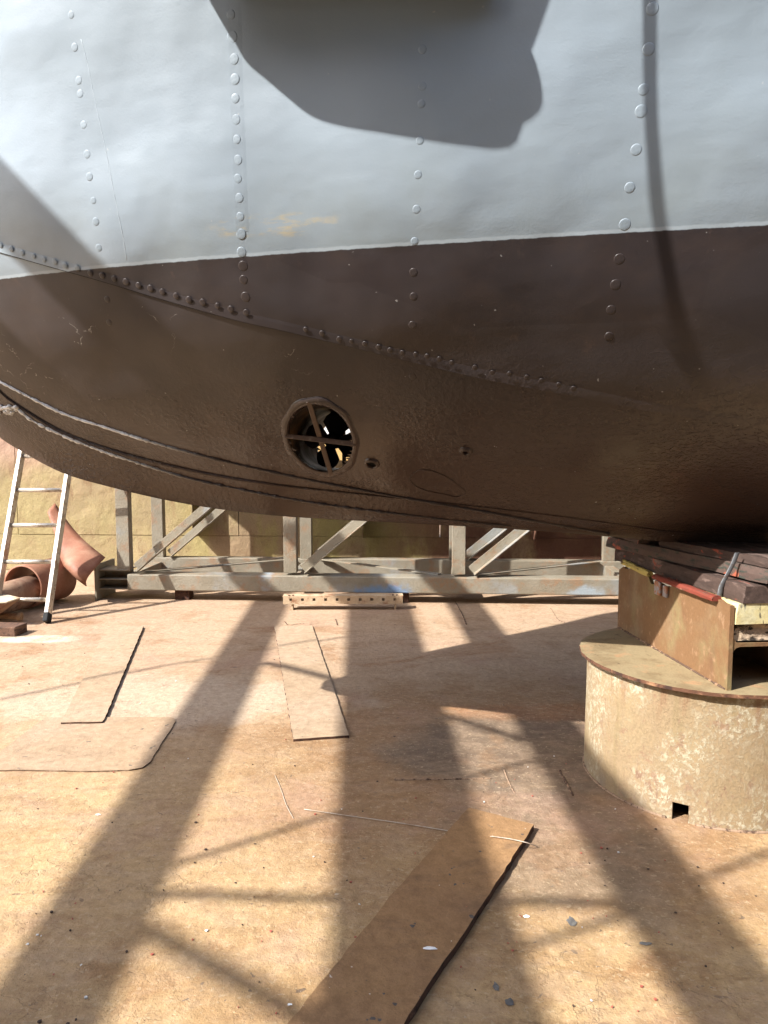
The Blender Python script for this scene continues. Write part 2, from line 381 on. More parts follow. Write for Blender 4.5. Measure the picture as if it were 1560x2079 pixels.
def bead(name, px, r, m, parent, step=6, jit=.5, sink=0.0):
    pts = []; rad = []
    for q in resample(px, step):
        p = hit_any(*q)
        if p is None: continue
        pts.append(p + ray(*q) * sink); rad.append(r * (1 + jit * (random.random() - .5)))
    return MB().tube(pts, r, 7, True, rad).build(name, m, parent)
bead('weld_bead', UPW, .0064, M_WELD, ship, 5, .7)
bead('weld_bead', LOW, .0058, M_WELD, ship, 4, 1.1)
bl = MB()
for k in range(26):                                  # bare lump of weld where the second bead begins
    p = hit_any(random.uniform(-6, 34), 832 + random.uniform(-8, 8))
    if p:
        r = random.uniform(.006, .012); bl.tube([p + Vector((-r, 0, random.uniform(-.3, .3) * r)), p, p + Vector((r, 0, 0))], r, 7, True, [r * .5, r, r * .5])
tag(bl.build('weld_lump', weathered('bare bright weld', (.62, .63, .65), [((.25, .26, .28), 70, .5, .6, (1, 1, 1))], .35, .004, 160, 2), ship), 'bare pale lump of weld at the bow end of the lower weld')

# plate laps: a thin wedge standing proud of the hull along the seam
SEAM = [(-8, 509), (100, 540), (200, 568), (300, 598), (400, 627), (500, 654), (560, 667), (700, 700), (850, 737), (1000, 772), (1150, 800), (1300, 830), (1450, 855), (1568, 873)]
def lap(px, dx, dy, th, m, parent, step=10):
    rows = []
    pp = resample(px, step)
    for k, q in enumerate(pp):
        a, n = hit(*q)
        if a is None: continue
        rr = [a - n * .001, a + n * th]
        for f in (.25, .6, 1.0):
            b, nb = hit(q[0] + dx * f, q[1] + dy * f)
            if b is None: rr = None; break
            rr.append(b + nb * (th * (1 - f) - (.0006 if f == 1 else 0)))
        if rr: rows.append(rr)
    return MB().grid(rows, False).build('plate_lap', m, parent)
lap(SEAM, 2, -20, .0042, M_HULL, ship)
sg = []
for q in resample(SEAM, 8):
    a_, n_ = hit(q[0], q[1] + 1.2)
    if a_ is not None: sg.append(a_ + n_ * .0003)
MB().tube(sg, .0013, 6, True, [.0016 * max(.25, 1 - k / len(sg)) for k in range(len(sg))]).build('seam_gap', weathered('black seam gap', (.008, .007, .007), [], .8), ship)
lap([(462, -30), (464, 60), (467, 180), (472, 300), (476, 400), (480, 480)], 34, -2, .0016, M_HULL, ship)
# rivets
PX = {'col': [(145, 30), (152, 96), (160, 163), (163, 190), (170, 253), (177, 313), (182, 359), (190, 407), (195, 450), (201, 503), (218, 608), (222, 655),
     (469, 30), (472, 75), (475, 120), (477, 161), (478, 200), (479, 243), (481, 283), (483, 325), (483, 363), (486, 402), (488, 440), (490, 475), (491, 512), (494, 540), (495, 568), (499, 603),
     (858, 100), (858, 175), (856, 211), (853, 285), (849, 355), (846, 425), (842, 490), (840, 553), (840, 602), (838, 660), (838, 765),
     (1325, 18), (1317, 100), (1307, 182), (1302, 226), (1292, 304), (1279, 381), (1269, 456), (1258, 526), (1250, 578), (1241, 629), (1237, 683)],
 'seam': [(3, 497), (25, 505), (47, 513), (70, 519), (91, 526), (113, 531), (134, 538), (159, 544), (185, 554), (209, 559), (233, 565), (257, 572), (283, 579), (307, 585), (331, 592), (359, 600), (385, 608), (413, 613), (443, 620), (470, 627), (501, 634), (622, 668), (655, 676), (690, 688), (715, 692), (742, 697), (770, 704), (793, 710), (818, 715), (845, 718), (868, 722), (893, 728), (918, 735), (965, 745), (1000, 755), (1035, 758), (1070, 765), (1100, 772), (1135, 780), (1165, 788)]}
def dome(r, h, n=18, k=6):
    rows = [[Vector((r * math.cos(a) * math.cos(t), r * math.sin(a) * math.cos(t), h * math.sin(t))) for a in np.linspace(0, 2 * math.pi, n, endpoint=False)] for t in np.linspace(-.25, math.pi / 2 - .02, k)]
    return rows
def rivet_mesh(r, h):
    b = MB().grid(dome(r, h), True, True); n = len(b.v); b.f.append(tuple(range(n - 18, n))); b.sm.append(True)
    me = bpy.data.meshes.new('rivet'); me.from_pydata(b.v, [], b.f); me.polygons.foreach_set('use_smooth', b.sm); me.materials.append(M_RIV); return me
def rivet_material():                               # the hull's two paints, by the rivet's own place above or below the line
    m = NT('rivet paint'); g = m.n('NewGeometry'); q = m.n('SeparateXYZ'); m.t.links.new(g.outputs['Position'], q.inputs[0])
    f = m.rng(q.outputs[2], WL - .001, WL + .001)
    col = m.mix(f, (.045, .034, .032), (.265, .315, .355))
    return m.fin(col, m.rng(f, 0, 1, .36, .42), [(m.noise(70, 3, .6), .001)], 0, .5)
M_RIV = rivet_material()
RM = {'col': rivet_mesh(.0140, .0011), 'seam': rivet_mesh(.0100, .0017)}
RM2 = {'col': rivet_mesh(.0112, .0010), 'seam': rivet_mesh(.0088, .0014)}
for kind, px in PX.items():
    for (x, y) in px:
        p, n = hit(x, y)
        if p is None: continue
        o = bpy.data.objects.new('rivet', (RM if (kind == 'seam' and 100 < x < 560) or (kind == 'col' and x > 1000) or 440 < x < 500 else RM2)[kind]); C.objects.link(o)
        o.parent = ship; o.location = p - ship.location + n * (.004 if kind == 'seam' else (.0009 if 464 < x < 500 and y < 480 else 0))
        o.rotation_euler = n.to_track_quat('Z', 'Y').to_euler(); k = random.uniform(.9, 1.1); o.scale = (k, k, random.uniform(.75, 1.15))
# hairline paint run beside the first frame
bead('paint_run', [(165, 80), (178, 130), (190, 190), (205, 260), (216, 310), (224, 350), (235, 410), (248, 470), (258, 528)], .0009, weathered('pale paint run', (.46, .52, .56), [], .5, .0005), ship, 8, .8, .0024)
p_ = M_HULL

# thruster tunnel with collar, grille and screw
def ring_pt(r, th, off=0.0, side=1):
    u, z = TH_U + r * math.cos(th), TH_Z + r * math.sin(th)
    return S2W(u, side * (hb(u, z) + off), z)
for side in (1, -1):
    rows = []
    for th in np.linspace(0, 2 * math.pi, 72, endpoint=False):
        wob = 1 + .10 * math.sin(9 * th + 2) + .012 * math.sin(5 * th) + .01 * math.sin(11 * th + 1)
        rows.append([ring_pt(TH_R - .001, th, -.03, side), ring_pt(TH_R, th, .001, side), ring_pt(TH_R + .004, th, .006, side), ring_pt(TH_R + .009 * wob, th, .0075, side), ring_pt(TH_R + .015 * wob, th, .0045, side), ring_pt(TH_R + .024 * wob, th, .0004, side), ring_pt(TH_R + .026 * wob, th, -.006, side)])
    rows.append(rows[0])
    MB().grid(rows, True).build('tunnel_collar', M_HULL, ship)
rows = []
for th in np.linspace(0, 2 * math.pi, 73):
    a, b = ring_pt(TH_R, th, -.004), ring_pt(TH_R, th, -.004, -1); rows.append([a.lerp(b, k / 8) for k in range(9)])
M_TUN = weathered('thruster tunnel paint', (.045, .034, .030), [((.20, .12, .06), 9, .5, .66, (1, .4, 1)), ((.02, .018, .016), 5, .5, .7, (1, 1, 1))], .45, .003, 90, 4)
MB().grid(rows, True).build('thruster_tunnel', M_TUN, ship)
M_GRL = weathered('grille paint', (.105, .068, .050), [((.20, .15, .12), 30, .55, .7, (1, 1, 1))], .42, .0015, 120, 8, .5)
for side in (1, -1):
    gr = MB()
    for th in (math.radians(98), math.radians(188 - 15)):
        a, b = ring_pt(TH_R + .012, th, .001, side), ring_pt(TH_R + .012, th + math.pi, .001, side)
        gr.bar(a, b, .017, .010, VA)
    gr.build('tunnel_grille', M_GRL, ship, .002)
prop = MB().tube([S2W(TH_U, .075, TH_Z), S2W(TH_U, .06, TH_Z), S2W(TH_U, -.05, TH_Z), S2W(TH_U, -.09, TH_Z)], .03, 20, True, [.012, .03, .032, .02])
prop.tube([S2W(TH_U + .005, -.02, TH_Z), S2W(TH_U + .015, -.02, TH_Z + TH_R * .99)], .030, 12)
prop_o = prop.build('thruster_hub', M_DARK, ship)
for k in range(4):
    a0 = R(75 + 90 * k); rows = []
    for r, wd in ((.026, .036), (.05, .072), (.08, .118), (.098, .100), (.108, .07)):
        row = []
        for s_ in np.linspace(-.5, .5, 6):
            a = a0 + s_ * wd / r * .9; row.append(S2W(TH_U + r * math.cos(a), .045 + s_ * wd * .45, TH_Z + r * math.sin(a)))
        rows.append(row)
    MB().grid(rows, True).build('propeller_blade', M_GRL if k == 1 else M_DARK, prop_o, solid=.004)
# added black pad at the top of the grey side, stands in for contact shade
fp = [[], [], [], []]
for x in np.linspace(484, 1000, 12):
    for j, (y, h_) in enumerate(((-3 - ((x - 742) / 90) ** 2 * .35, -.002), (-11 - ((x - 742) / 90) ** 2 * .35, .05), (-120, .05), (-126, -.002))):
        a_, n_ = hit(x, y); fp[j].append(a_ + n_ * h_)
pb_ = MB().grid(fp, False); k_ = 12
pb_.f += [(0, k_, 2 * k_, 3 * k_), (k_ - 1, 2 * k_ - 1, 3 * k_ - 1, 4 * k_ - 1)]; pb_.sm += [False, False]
pb_.build('shade_pad', weathered('black shade pad', (.012, .012, .013), [], .8), ship)
# two skin fittings
for (x, y, ro, ri, tl) in ((755, 940, .028, .0165, 1.35), (946, 915, .022, .0095, 1.3)):
    p, n = hit(x, y); t1 = (UA - n * UA.dot(n)).normalized(); t2 = n.cross(t1)
    def rp(r, a, h): return p + t1 * (r * math.cos(a)) + t2 * (r * math.sin(a)) + n * h
    rows = [[rp(ro * 1.12, a, -.004), rp(ro, a, .004), rp((ro + ri) / 2, a, .012), rp(ri * 1.1, a, .011), rp(ri, a, .006), rp(ri * .95, a, .001)] for a in np.linspace(0, 2 * math.pi, 33)]
    f_ = MB().grid(rows, True).build('hull_outlet', M_HULL, ship)
    MB().add([rp(ri * .96, a, .0015) for a in np.linspace(0, 2 * math.pi, 24, endpoint=False)], [tuple(range(24))]).build('outlet_bore', weathered('black bore', (.004, .004, .004), [], .9), f_)
# faint raised oval weld beside the outlets
bead('oval_bead', [(838, 962), (832, 972), (838, 982), (862, 995), (900, 1003), (935, 1008), (946, 1002), (930, 985), (900, 965), (870, 955), (850, 955), (838, 962)], .0017, M_HULL, ship, 6, .5)

# ------------------------------------------------------------------ the dock floor and the doubler plates welded on it
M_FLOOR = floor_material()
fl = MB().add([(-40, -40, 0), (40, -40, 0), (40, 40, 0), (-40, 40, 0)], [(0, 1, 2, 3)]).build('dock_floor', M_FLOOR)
tag(fl, kind='structure')
M_EDGE = weathered('rusted plate edge', (.075, .035, .022), [((.02, .012, .01), 30, .5, .65, (1, 1, 1)), ((.20, .11, .07), 14, .58, .7, (1, 1, 1))], .9, .003, 90, 3)
M_EDGE2 = weathered('worn plate edge', (.17, .105, .065), [((.06, .035, .022), 30, .5, .65, (1, 1, 1)), ((.34, .24, .16), 14, .52, .66, (1, 1, 1))], .9, .003, 90, 13)
def floor_plate(px, label, th, mat, cat='steel plate', edge=None):
    P = [at_z(*p) for p in px]
    c = sum(P, Vector()) / len(P)
    pts = []
    for i, p in enumerate(P):                          # wobbling torch-cut outline
        q = P[(i + 1) % len(P)]; d = q - p; nrm = Vector((d.y, -d.x, 0)).normalized(); n = max(2, int(d.length / .03))
        for k in range(n):
            w_ = random.uniform(-1, 1) * .0022 if k else 0
            pts.append(p + d * (k / n) + nrm * w_)
    base = thing('steel_plate', label, cat, (c.x, c.y, 0), 'doubler plates welded to the dock floor')
    MB().add([q + Vector((0, 0, th)) for q in pts], [tuple(range(len(pts)))]).build('plate_top', mat, base)
    n = len(pts); rows = [[q + Vector((0, 0, z)) for q in pts] for z in (-.002, th * .5, th)]
    MB().grid(rows, False, True).build('plate_edge', edge or M_EDGE, base)
    # shallow weld fillet around the foot
    return base
def plate_material(name, a, b, c, seed, dark=.3):
    m = NT(name)
    col = m.mix(m.rng(m.noise(1.6, 7, .65, seed=seed), .35, .65), a, b)
    col = m.mix(m.math('MULTIPLY', m.rng(m.noise(4, 8, .7, (1, 1.8, 1), seed + 3, .7), .5, .68), .5), col, c)
    for sca, lo, cc, amt in ((24, .69, (.09, .08, .075), dark * 2.4), (50, .72, (.07, .06, .06), dark * 2), (38, .725, (.50, .13, .08), dark * 2), (58, .735, (.75, .70, .62), .6)):
        col = m.mix(m.math('MULTIPLY', m.rng(m.noise(sca, 3, .5, seed=seed + sca), lo, lo + .03), amt), col, cc)
    g = m.noise(140, 4, .75, seed=seed); g5 = m.noise(30, 5, .7, seed=seed + 8)
    col = m.mix(.5, col, m.mix(g, (.45, .42, .38), (1.5, 1.5, 1.5)), 'MULTIPLY')
    col = m.mix(.4, col, m.mix(m.rng(g5, .3, .7), (.62, .58, .52), (1.28, 1.28, 1.28)), 'MULTIPLY')
    return m.fin(col, .78, [(m.math('ADD', g5, m.math('MULTIPLY', g, .3)), .004)], 0, .25)
M_PL1 = plate_material('pale plate scale', (.385, .28, .19), (.365, .255, .16), (.26, .18, .115), 2)
M_PL2 = plate_material('sandy plate scale', (.395, .29, .20), (.375, .27, .175), (.29, .20, .125), 30)
M_PL3 = plate_material('brown walked-on plate', (.30, .175, .082), (.25, .145, .075), (.16, .10, .06), 50, .42)
floor_plate([(-110, 1640), (-20, 1562), (60, 1566), (180, 1568), (262, 1566), (290, 1561), (305, 1552), (355, 1466), (90, 1459), (-10, 1545)][:0] or [(-120, 1566), (60, 1566), (180, 1568), (262, 1566), (290, 1561), (305, 1550), (357, 1467), (354, 1460), (345, 1458), (92, 1459), (0, 1530)], 'pale doubler plate with a rounded corner, flat on the floor at left', .006, M_PL1, edge=M_EDGE2)
floor_plate([(124, 1473), (208, 1471), (214, 1462), (246, 1385), (292, 1275), (215, 1277), (186, 1345), (160, 1400)], 'narrow pale strip plate overlapping the rounded plate, dark right edge', .014, M_PL2)
floor_plate([(596, 1506), (709, 1498), (672, 1385), (634, 1273), (557, 1274), (570, 1350), (583, 1430)], 'pale tapering strip plate in front of the low perforated step', .011, M_PL2)
floor_plate([(560, 2130), (806, 2130), (830, 2079), (960, 1882), (1084, 1687), (952, 1652), (800, 1826)], 'large brown plate with a thick dark rusty edge in the foreground', .022, M_PL3)
# short weld scars and a slit in the floor
M_SCAR = weathered('old weld scar', (.10, .06, .04), [((.32, .20, .12), 40, .5, .6, (1, 1, 1))], .85, .004, 120, 6)
M_SCAR2 = weathered('old pale weld scar', (.30, .20, .13), [((.10, .06, .04), 60, .5, .6, (1, 1, 1))], .85, .004, 120, 6)
for px, r, lab, m in (([(1137, 1567), (1150, 1590), (1164, 1616)], .006, 'short dark weld scar on the floor left of the drum', M_SCAR),
               ([(800, 1584), (880, 1583), (950, 1582), (1000, 1581)], .004, 'long straight weld seam across the grey stain', M_SCAR2),
               ([(1024, 1564), (1032, 1585), (1046, 1612)], .003, 'pale lumpy weld scar on the grey stain', M_SCAR2),
               ([(1118, 1235), (1140, 1262), (1150, 1264)], .004, 'crooked weld scar by the far steel frame', M_SCAR2),
               ([(925, 1222), (940, 1250), (948, 1270)], .005, 'dotted weld scar right of the low perforated step', M_SCAR),
               ([(578, 1262), (586, 1271)], .004, 'tiny weld scar left above the tapering plate', M_SCAR), ([(682, 1258), (686, 1271)], .004, 'tiny weld scar right above the tapering plate', M_SCAR),
               ([(590, 1270), (612, 1266), (634, 1268)], .0025, 'thin weld line at the far end of the tapering plate', M_SCAR2)):
    pts = []; rad = []
    for q in resample(px, 3): pts.append(at_z(*q) + Vector((0, 0, r * .2))); rad.append(r * random.uniform(.5, 1.3))
    tag(MB().tube(pts, r, 6, True, rad).build('weld_scar', m), lab, 'weld', 'weld scars on the dock floor')
M_CORD = weathered('dirty white cord', (.52, .44, .36), [((.40, .30, .22), 20, .5, .6, (1, 1, 1))], .9, .0006, 300)
tag(MB().tube([at_z(*q, .004) for q in resample([(618, 1643), (700, 1655), (800, 1669), (900, 1685), (985, 1700)], 8)] + [at_z(*q, .0265) for q in resample([(1000, 1698), (1040, 1704), (1075, 1712)], 10)] + [at_z(1092, 1719, .004)], .0015, 6).build('cord', M_CORD), 'thin whitish cord lying across the floor and over the thick plate edge', 'cord')
tag(MB().tube([at_z(*q, .003) for q in resample([(558, 1573), (570, 1600), (582, 1635), (598, 1665)], 8)], .0009, 6).build('cord_scrap', M_CORD), 'short thin pale scrap of cord left of the long cord', 'cord')
# loose flakes of paint and scale, far too many to count
def flakes(n, box, name, m, r0, r1):
    b = MB()
    for k in range(n):
        t = random.random(); y = random.uniform(box[2], box[3]); y = box[2] + (box[3] - box[2]) * (1 - math.sqrt(random.random())) if t < .6 else y
        x = random.uniform(box[0], box[1]) * (y / 3); r = random.uniform(r0, r1); a = random.uniform(0, 6.28); k_ = random.randint(4, 6)
        pts = [(x + math.cos(a + i * 6.283 / k_) * r * random.uniform(.5, 1.3), y + math.sin(a + i * 6.283 / k_) * r * random.uniform(.5, 1.2), .0012) for i in range(k_)]
        b.prism(pts, (random.uniform(-.001, .001), 0, random.uniform(.001, .0035)))
    return tag(b.build(name, m), name.replace('_', ' ') + ' scattered over the steel floor', 'debris', kind='stuff')
flakes(110, (-1.9, 1.6, 1.45, 5.0), 'dark_scale_flakes', weathered('dark scale', (.07, .045, .035), [], .8, .001), .0015, .005)
flakes(55, (-1.5, 1.2, 1.45, 3.2), 'red_paint_flakes', weathered('red paint chips', (.36, .10, .07), [], .6, .001), .0015, .0045)
flakes(26, (-1.8, 1.3, 1.45, 4.0), 'pale_paint_flakes', weathered('pale paint chips', (.72, .70, .66), [], .6, .001), .0015, .005)
M_GRY = weathered('grey film scrap', (.12, .115, .11), [((.20, .19, .17), 40, .5, .6, (1, 1, 1))], .5, .002)
def crumple(x, y, r, z0, name, m, label, el=(1, .6)):
    c = at_z(x, y, z0); n = 11; a0 = random.random() * 6
    rim = [c + Vector((math.cos(a0 + k * 6.283 / n) * r * el[0] * random.uniform(.55, 1.15), math.sin(a0 + k * 6.283 / n) * r * el[1] * random.uniform(.55, 1.15), .0012)) for k in range(n)]
    return tag(MB().add([c + Vector((0, 0, r * .16))] + rim, [(0, k + 1, (k + 1) % n + 1) for k in range(n)]).build(name, m), label, 'scrap')
M_WHT = weathered('white scrap', (.85, .84, .82), [], .6, .001)
crumple(1070, 1861, .011, .001, 'paper_scrap', M_WHT, 'small white scrap on the bright floor right of the thick plate')
crumple(875, 1926, .016, .0235, 'paper_scrap', M_WHT, 'white scrap on the thick brown plate', (1.2, .5))
crumple(199, 1654, .010, .001, 'paper_scrap', M_WHT, 'small white scrap on the floor at left of the broad shadow')
crumple(588, 2040, .007, .001, 'paper_scrap', M_WHT, 'small white scrap at the left edge of the thick plate')
crumple(1160, 1872, .018, .001, 'paint_skin', M_GRY, 'grey dried paint skin in the bright patch', (.8, 1.2))
crumple(1310, 1916, .014, .001, 'paint_skin', M_GRY, 'grey dried paint skin near the lower right shadow', (1.3, .5))
crumple(1008, 2005, .013, .001, 'paint_skin', M_GRY, 'dark dried paint skin right of the thick plate edge, upper', (.6, 1.3))
crumple(1036, 2036, .014, .001, 'paint_skin', M_GRY, 'dark dried paint skin right of the thick plate edge, lower', (.9, 1.0))

# ------------------------------------------------------------------ the far dock wall
DA = UA.copy(); DN = VA.copy()                           # along the dock, and towards the camera
W0 = Vector((0, 7.25, 0))
def W(a, n, z): return W0 + DA * a + DN * n + Vector((0, 0, z))
def wall_material():
    m = NT('scaled yellow-grey dock wall paint'); x, y, z = m.sep()
    col = m.mix(m.rng(m.noise(1.1, 7, .65, seed=3), .35, .62), (.33, .27, .135), (.335, .235, .14))
    col = m.mix(m.math('MULTIPLY', m.rng(m.noise(2.2, 8, .7, (1, 1, .5), 9), .45, .62), .8), col, m.mix(m.rng(x, -2.3, -1.6), (.30, .235, .135), (.35, .30, .11)))
    col = m.mix(m.math('MULTIPLY', m.rng(x, -.6, .9), m.rng(m.noise(1.7, 7, .65, (1, 1, .6), 14), .32, .5)), col, (.17, .085, .055))
    col = m.mix(m.math('MULTIPLY', m.rng(m.noise(7, 7, .7, (1, 1, .35), 19), .54, .68), .55), col, (.21, .12, .065))
    col = m.mix(m.math('MULTIPLY', m.rng(z, .9, 1.35), m.rng(x, -2.6, -3.3)), col, (.40, .265, .20))
    g = m.noise(60, 5, .7, seed=4)
    col = m.mix(.5, col, m.mix(g, (.4, .38, .36), (1.5, 1.5, 1.5)), 'MULTIPLY')
    return m.fin(col, .8, [(m.noise(2.5, 3, .5), .05), (g, .006)], 0, .25)
M_WALL = wall_material()
dw = thing('dock_wall', 'tall scaled yellow and rust coloured steel side wall behind the frame', 'wall', W(0, 0, 0))
seg = [-11, -7.5, -5.1, -3.72, -1.45, .55, 2.4, 4.4, 7, 11]
wb = MB()
for i in range(len(seg) - 1):
    a, b = seg[i], seg[i + 1]; k = (i % 3) * .002
    wb.box(W((a + b) / 2, -.02 - k, 1.27 + .2), (b - a - .006, .04, 2.2), Matrix((DA, DN, (0, 0, 1))).transposed())
wb.build('wall_plating', M_WALL, dw, .004)
wb = MB(); wb.box(W(0, -.030, .1845), (22, .05, .367), Matrix((DA, DN, (0, 0, 1))).transposed())
wb.build('plinth', M_WALL, dw, .006)
M_PALE = weathered('faded white wall band', (.80, .79, .76), [((.5, .42, .35), 3, .55, .75, (1, 1, .4))], .7)
MB().box(W(0, -.012, 4.0), (22, .05, 2.86), Matrix((DA, DN, (0, 0, 1))).transposed()).build('upper_band', M_PALE, dw, .004)
for a in (-6.3, -4.75, -1.86, -.2, 1.45, 3.0, 4.6):
    MB().box(W(a, .10, 1.47), (.014, .20, 2.2), Matrix((DA, DN, (0, 0, 1))).transposed()).build('stiffener', M_WALL, dw, .002)
mk = MB()                                              # unseen walkway above head height, added to shade the wall
mk.box(W(4.15, .80, 2.78), (15.3, 1.54, .07), Matrix((DA, DN, (0, 0, 1))).transposed())
wk = thing('shade_walkway', 'unseen steel walkway added along the far dock wall to shade it', 'walkway', W(-3.7, .1, 2.7))
mk.build('shade_walkway_deck', M_WALL, wk, .004)
for a in (-3.4, -1.2, 1.0, 3.2, 5.4, 7.6):
    MB().prism([W(a, .03, 2.74), W(a, 1.5, 2.74), W(a, 1.5, 2.66), W(a, .03, 2.18)], DA * .02).build('bracket', M_WALL, wk)
M_NEAR = weathered('shaded near wall paint', (.13, .14, .15), [((.09, .07, .055), 1.2, .5, .68, (1, 1, .4))], .8)
nw = MB().box(Vector((0, -6.2, 3.75)), (36, .5, 7.5), Matrix((DA, DN, (0, 0, 1))).transposed()).build('near_dock_wall', M_NEAR, None, .01)
tag(nw, 'grey steel side wall of the dock behind the viewer', 'wall')
# ------------------------------------------------------------------ the lattice frame lying along the wall
M_TR = None
def trestle_material():
    m = NT('worn grey primer over rust'); x, y, z = m.sep()
    col = m.mix(m.rng(m.noise(3, 6, .65, seed=5), .38, .62), (.265, .235, .18), (.215, .185, .135))
    col = m.mix(m.math('MULTIPLY', m.rng(m.noise(8, 7, .7, seed=15), .5, .64), .7), col, (.27, .16, .09))
    col = m.mix(m.math('MULTIPLY', m.rng(m.noise(2.1, 5, .6, seed=25), .54, .66), .6), col, (.26, .28, .29))
    for c, r in (((2.33, -.05, .06), (.26, .5, .14)), ((3.95, -.2, .06), (.20, .6, .12)), ((1.4, -.0, .55), (.08, .5, .5))):
        col = m.mix(m.math('MULTIPLY', m.blob(c, r, .7, 9, c[0]), .62), col, (.10, .26, .52) if c[0] < 3 and c[2] < .2 else (.33, .42, .50))
    g = m.noise(70, 4, .7, seed=2)
    col = m.mix(.4, col, m.mix(g, (.45, .43, .4), (1.45, 1.45, 1.45)), 'MULTIPLY')
    return m.fin(col, m.rng(g, .3, .7, .45, .75), [(g, .004)], 0, .4)
M_TR = trestle_material()
T0 = Vector((-2.36, 5.99, 0))
def T(a, n, z): return T0 + DA * a - DN * n + Vector((0, 0, z))          # a along, n away from the camera
MT = Matrix((DA, -DN, (0, 0, 1))).transposed()
tr = thing('lattice_truss', 'long grey lattice frame of posts, rails and diagonals lying by the wall', 'truss', T(0, 0, 0))
ZB, ZT, NB = .085, .215, .80; LEN = 6.6; TOP = 2.05
def Hbar(a0, a1, n, zb, zt, wd, name='rail'):                            # box rail
    return MB().box(T((a0 + a1) / 2, n + wd / 2, (zb + zt) / 2), (a1 - a0, wd, zt - zb), MT).build(name, M_TR, tr, .008)
Hbar(.26, LEN, .0, ZB, ZT, .17); Hbar(.05, LEN, NB, ZB, ZT + .02, .12); Hbar(.05, LEN, 0.02, TOP, TOP + .12, .12); Hbar(.05, LEN, NB, TOP, TOP + .12, .12)
st = MB()                                                                 # open H stub at the left end
for z in (ZB + .005, ZT - .045, ZT + .03): st.box(T(.135, .12, z), (.245, .20, .010), MT)
st.box(T(.135, .14, (ZB + ZT) / 2 + .02), (.25, .010, .15), MT); st.build('rail_end', M_TR, tr, .002)
MB().prism([T(.0, -.03, 0.002), T(.0, .34, .002), T(.0, .34, .295), T(.0, -.03, .295)], DA * .016).build('end_plate', M_TR, tr, .002)
POST = [.22, 1.60, 2.96, 4.33, 5.7]
for a in POST:
    for n in (.03, NB + .01):
        pb = MB(); ww = .105
        pb.box(T(a, n + .006, (ZT + TOP) / 2 + .01), (ww, .012, TOP - ZT - .021), MT)          # channel: web to the camera, flanges back
        pb.box(T(a - ww / 2 + .005, n + .047, (ZT + TOP) / 2 + .01), (.010, .07, TOP - ZT - .021), MT)
        pb.box(T(a + ww / 2 - .005, n + .047, (ZT + TOP) / 2 + .01), (.010, .07, TOP - ZT - .021), MT)
        pb.build('post', M_TR, tr, .003)
def angle(a, b, w_, up, name='brace'):
    a, b = Vector(a), Vector(b); d = (b - a).normalized(); x = d.cross(Vector(up)).normalized(); z = x.cross(d); q = MB()
    q.bar(a, b, w_, .008, z); q.bar(a + z * (w_ / 2 - .004) + x * (w_ / 2 - .004), b + z * (w_ / 2 - .004) + x * (w_ / 2 - .004), .008, w_, z)
    return q.build(name, M_TR, tr, .002)
for i in range(4):
    for n in (.055, NB + .05):
        angle(T(POST[i] + .10, n, ZT + .05), T(POST[i + 1] - .10, n, ZT + .05 + (POST[i + 1] - POST[i] - .2) * .84), .075, DN)
    a, b = (T(POST[i] + .15, .12, ZT + .006), T(POST[i + 1] - .1, NB, ZT + .016)) if i % 2 == 0 else (T(POST[i] + .15, NB, ZT + .016), T(POST[i + 1] - .15, .12, ZT + .006))
    MB().bar(a, b, .06, .010).build('floor_brace', M_TR, tr, .002)
for a in POST: MB().bar(T(a, .175, ZT - .07), T(a, NB - .002, ZT - .07), .08, .10).build('cross_member', M_TR, tr, .003)
for k, a in enumerate((.7, 2.5, 4.4, 6.1)):
    for n in (.03, NB):
        MB().box(T(a, n + .07, .042), (.12, .12, .084), MT).build('foot', M_EDGE, tr, .004)
wb_ = MB().box(T(1.93, .0, 1.47), (.60, .018, .36), MT).build('daylight_board', weathered('white board paint', (.82, .82, .80), [], .5), None, .003)  # added board, its white stands in for bright daylight behind the opening
tag(wb_, 'white board added on the lattice truss, stands in for daylight through the round hull opening', 'board')
yb_ = MB().box(T(1.93, .0, 1.21), (.60, .020, .13), MT).build('backdrop_board', weathered('ochre board paint', (.55, .36, .14), [], .6), None, .003)  # added board, stands in for the tan backdrop below that daylight
tag(yb_, 'ochre board added below the white one, stands in for the tan backdrop through the round hull opening', 'board')
# low perforated step in front of it
M_STEP = weathered('sandy rusted step', (.50, .37, .24), [((.30, .15, .08), 12, .5, .66, (1, 1, 1)), ((.60, .48, .34), 5, .5, .7, (1, 1, 1))], .7, .002, 110, 5)
A, B = at_z(575, 1227, .048), at_z(818, 1226, .048)
ex = (B - A); ln = ex.length; ex.normalize(); ey = Vector((-ex.y, ex.x, 0)); bs = thing('perforated_step', 'low rusty step with a row of holes before the lattice frame', 'step', (A + B) / 2 - Vector((0, 0, .048)))
def Bp(a, n, z): return A + ex * a + ey * n + Vector((0, 0, z - .048))
rows = MB(); holes = [.06 + k * (ln - .12) / 9 for k in range(10)]; Z0, Z1 = .048, .112
segs = [0] + [v for h in holes for v in (h - .011, h + .011)] + [ln]; zz_ = [Z0, Z0 + .024, Z0 + .046, Z1]
for i in range(len(segs) - 1):
    for j in range(3):
        if i % 2 == 1 and j == 1: continue
        rows.prism([Bp(segs[i], 0, zz_[j]), Bp(segs[i + 1], 0, zz_[j]), Bp(segs[i + 1], 0, zz_[j + 1]), Bp(segs[i], 0, zz_[j + 1])], ey * .007)
rows.box(Bp(ln / 2, .052, Z1 - .0045), (ln + .006, .09, .007), Matrix((ex, ey, (0, 0, 1))).transposed())
rows.build('step_top', M_STEP, bs)
for a in (.07, ln - .055): MB().box(Bp(a, .05, .0525), (.012, .080, .105), Matrix((ex, ey, (0, 0, 1))).transposed()).build('leg', M_STEP, bs, .001)
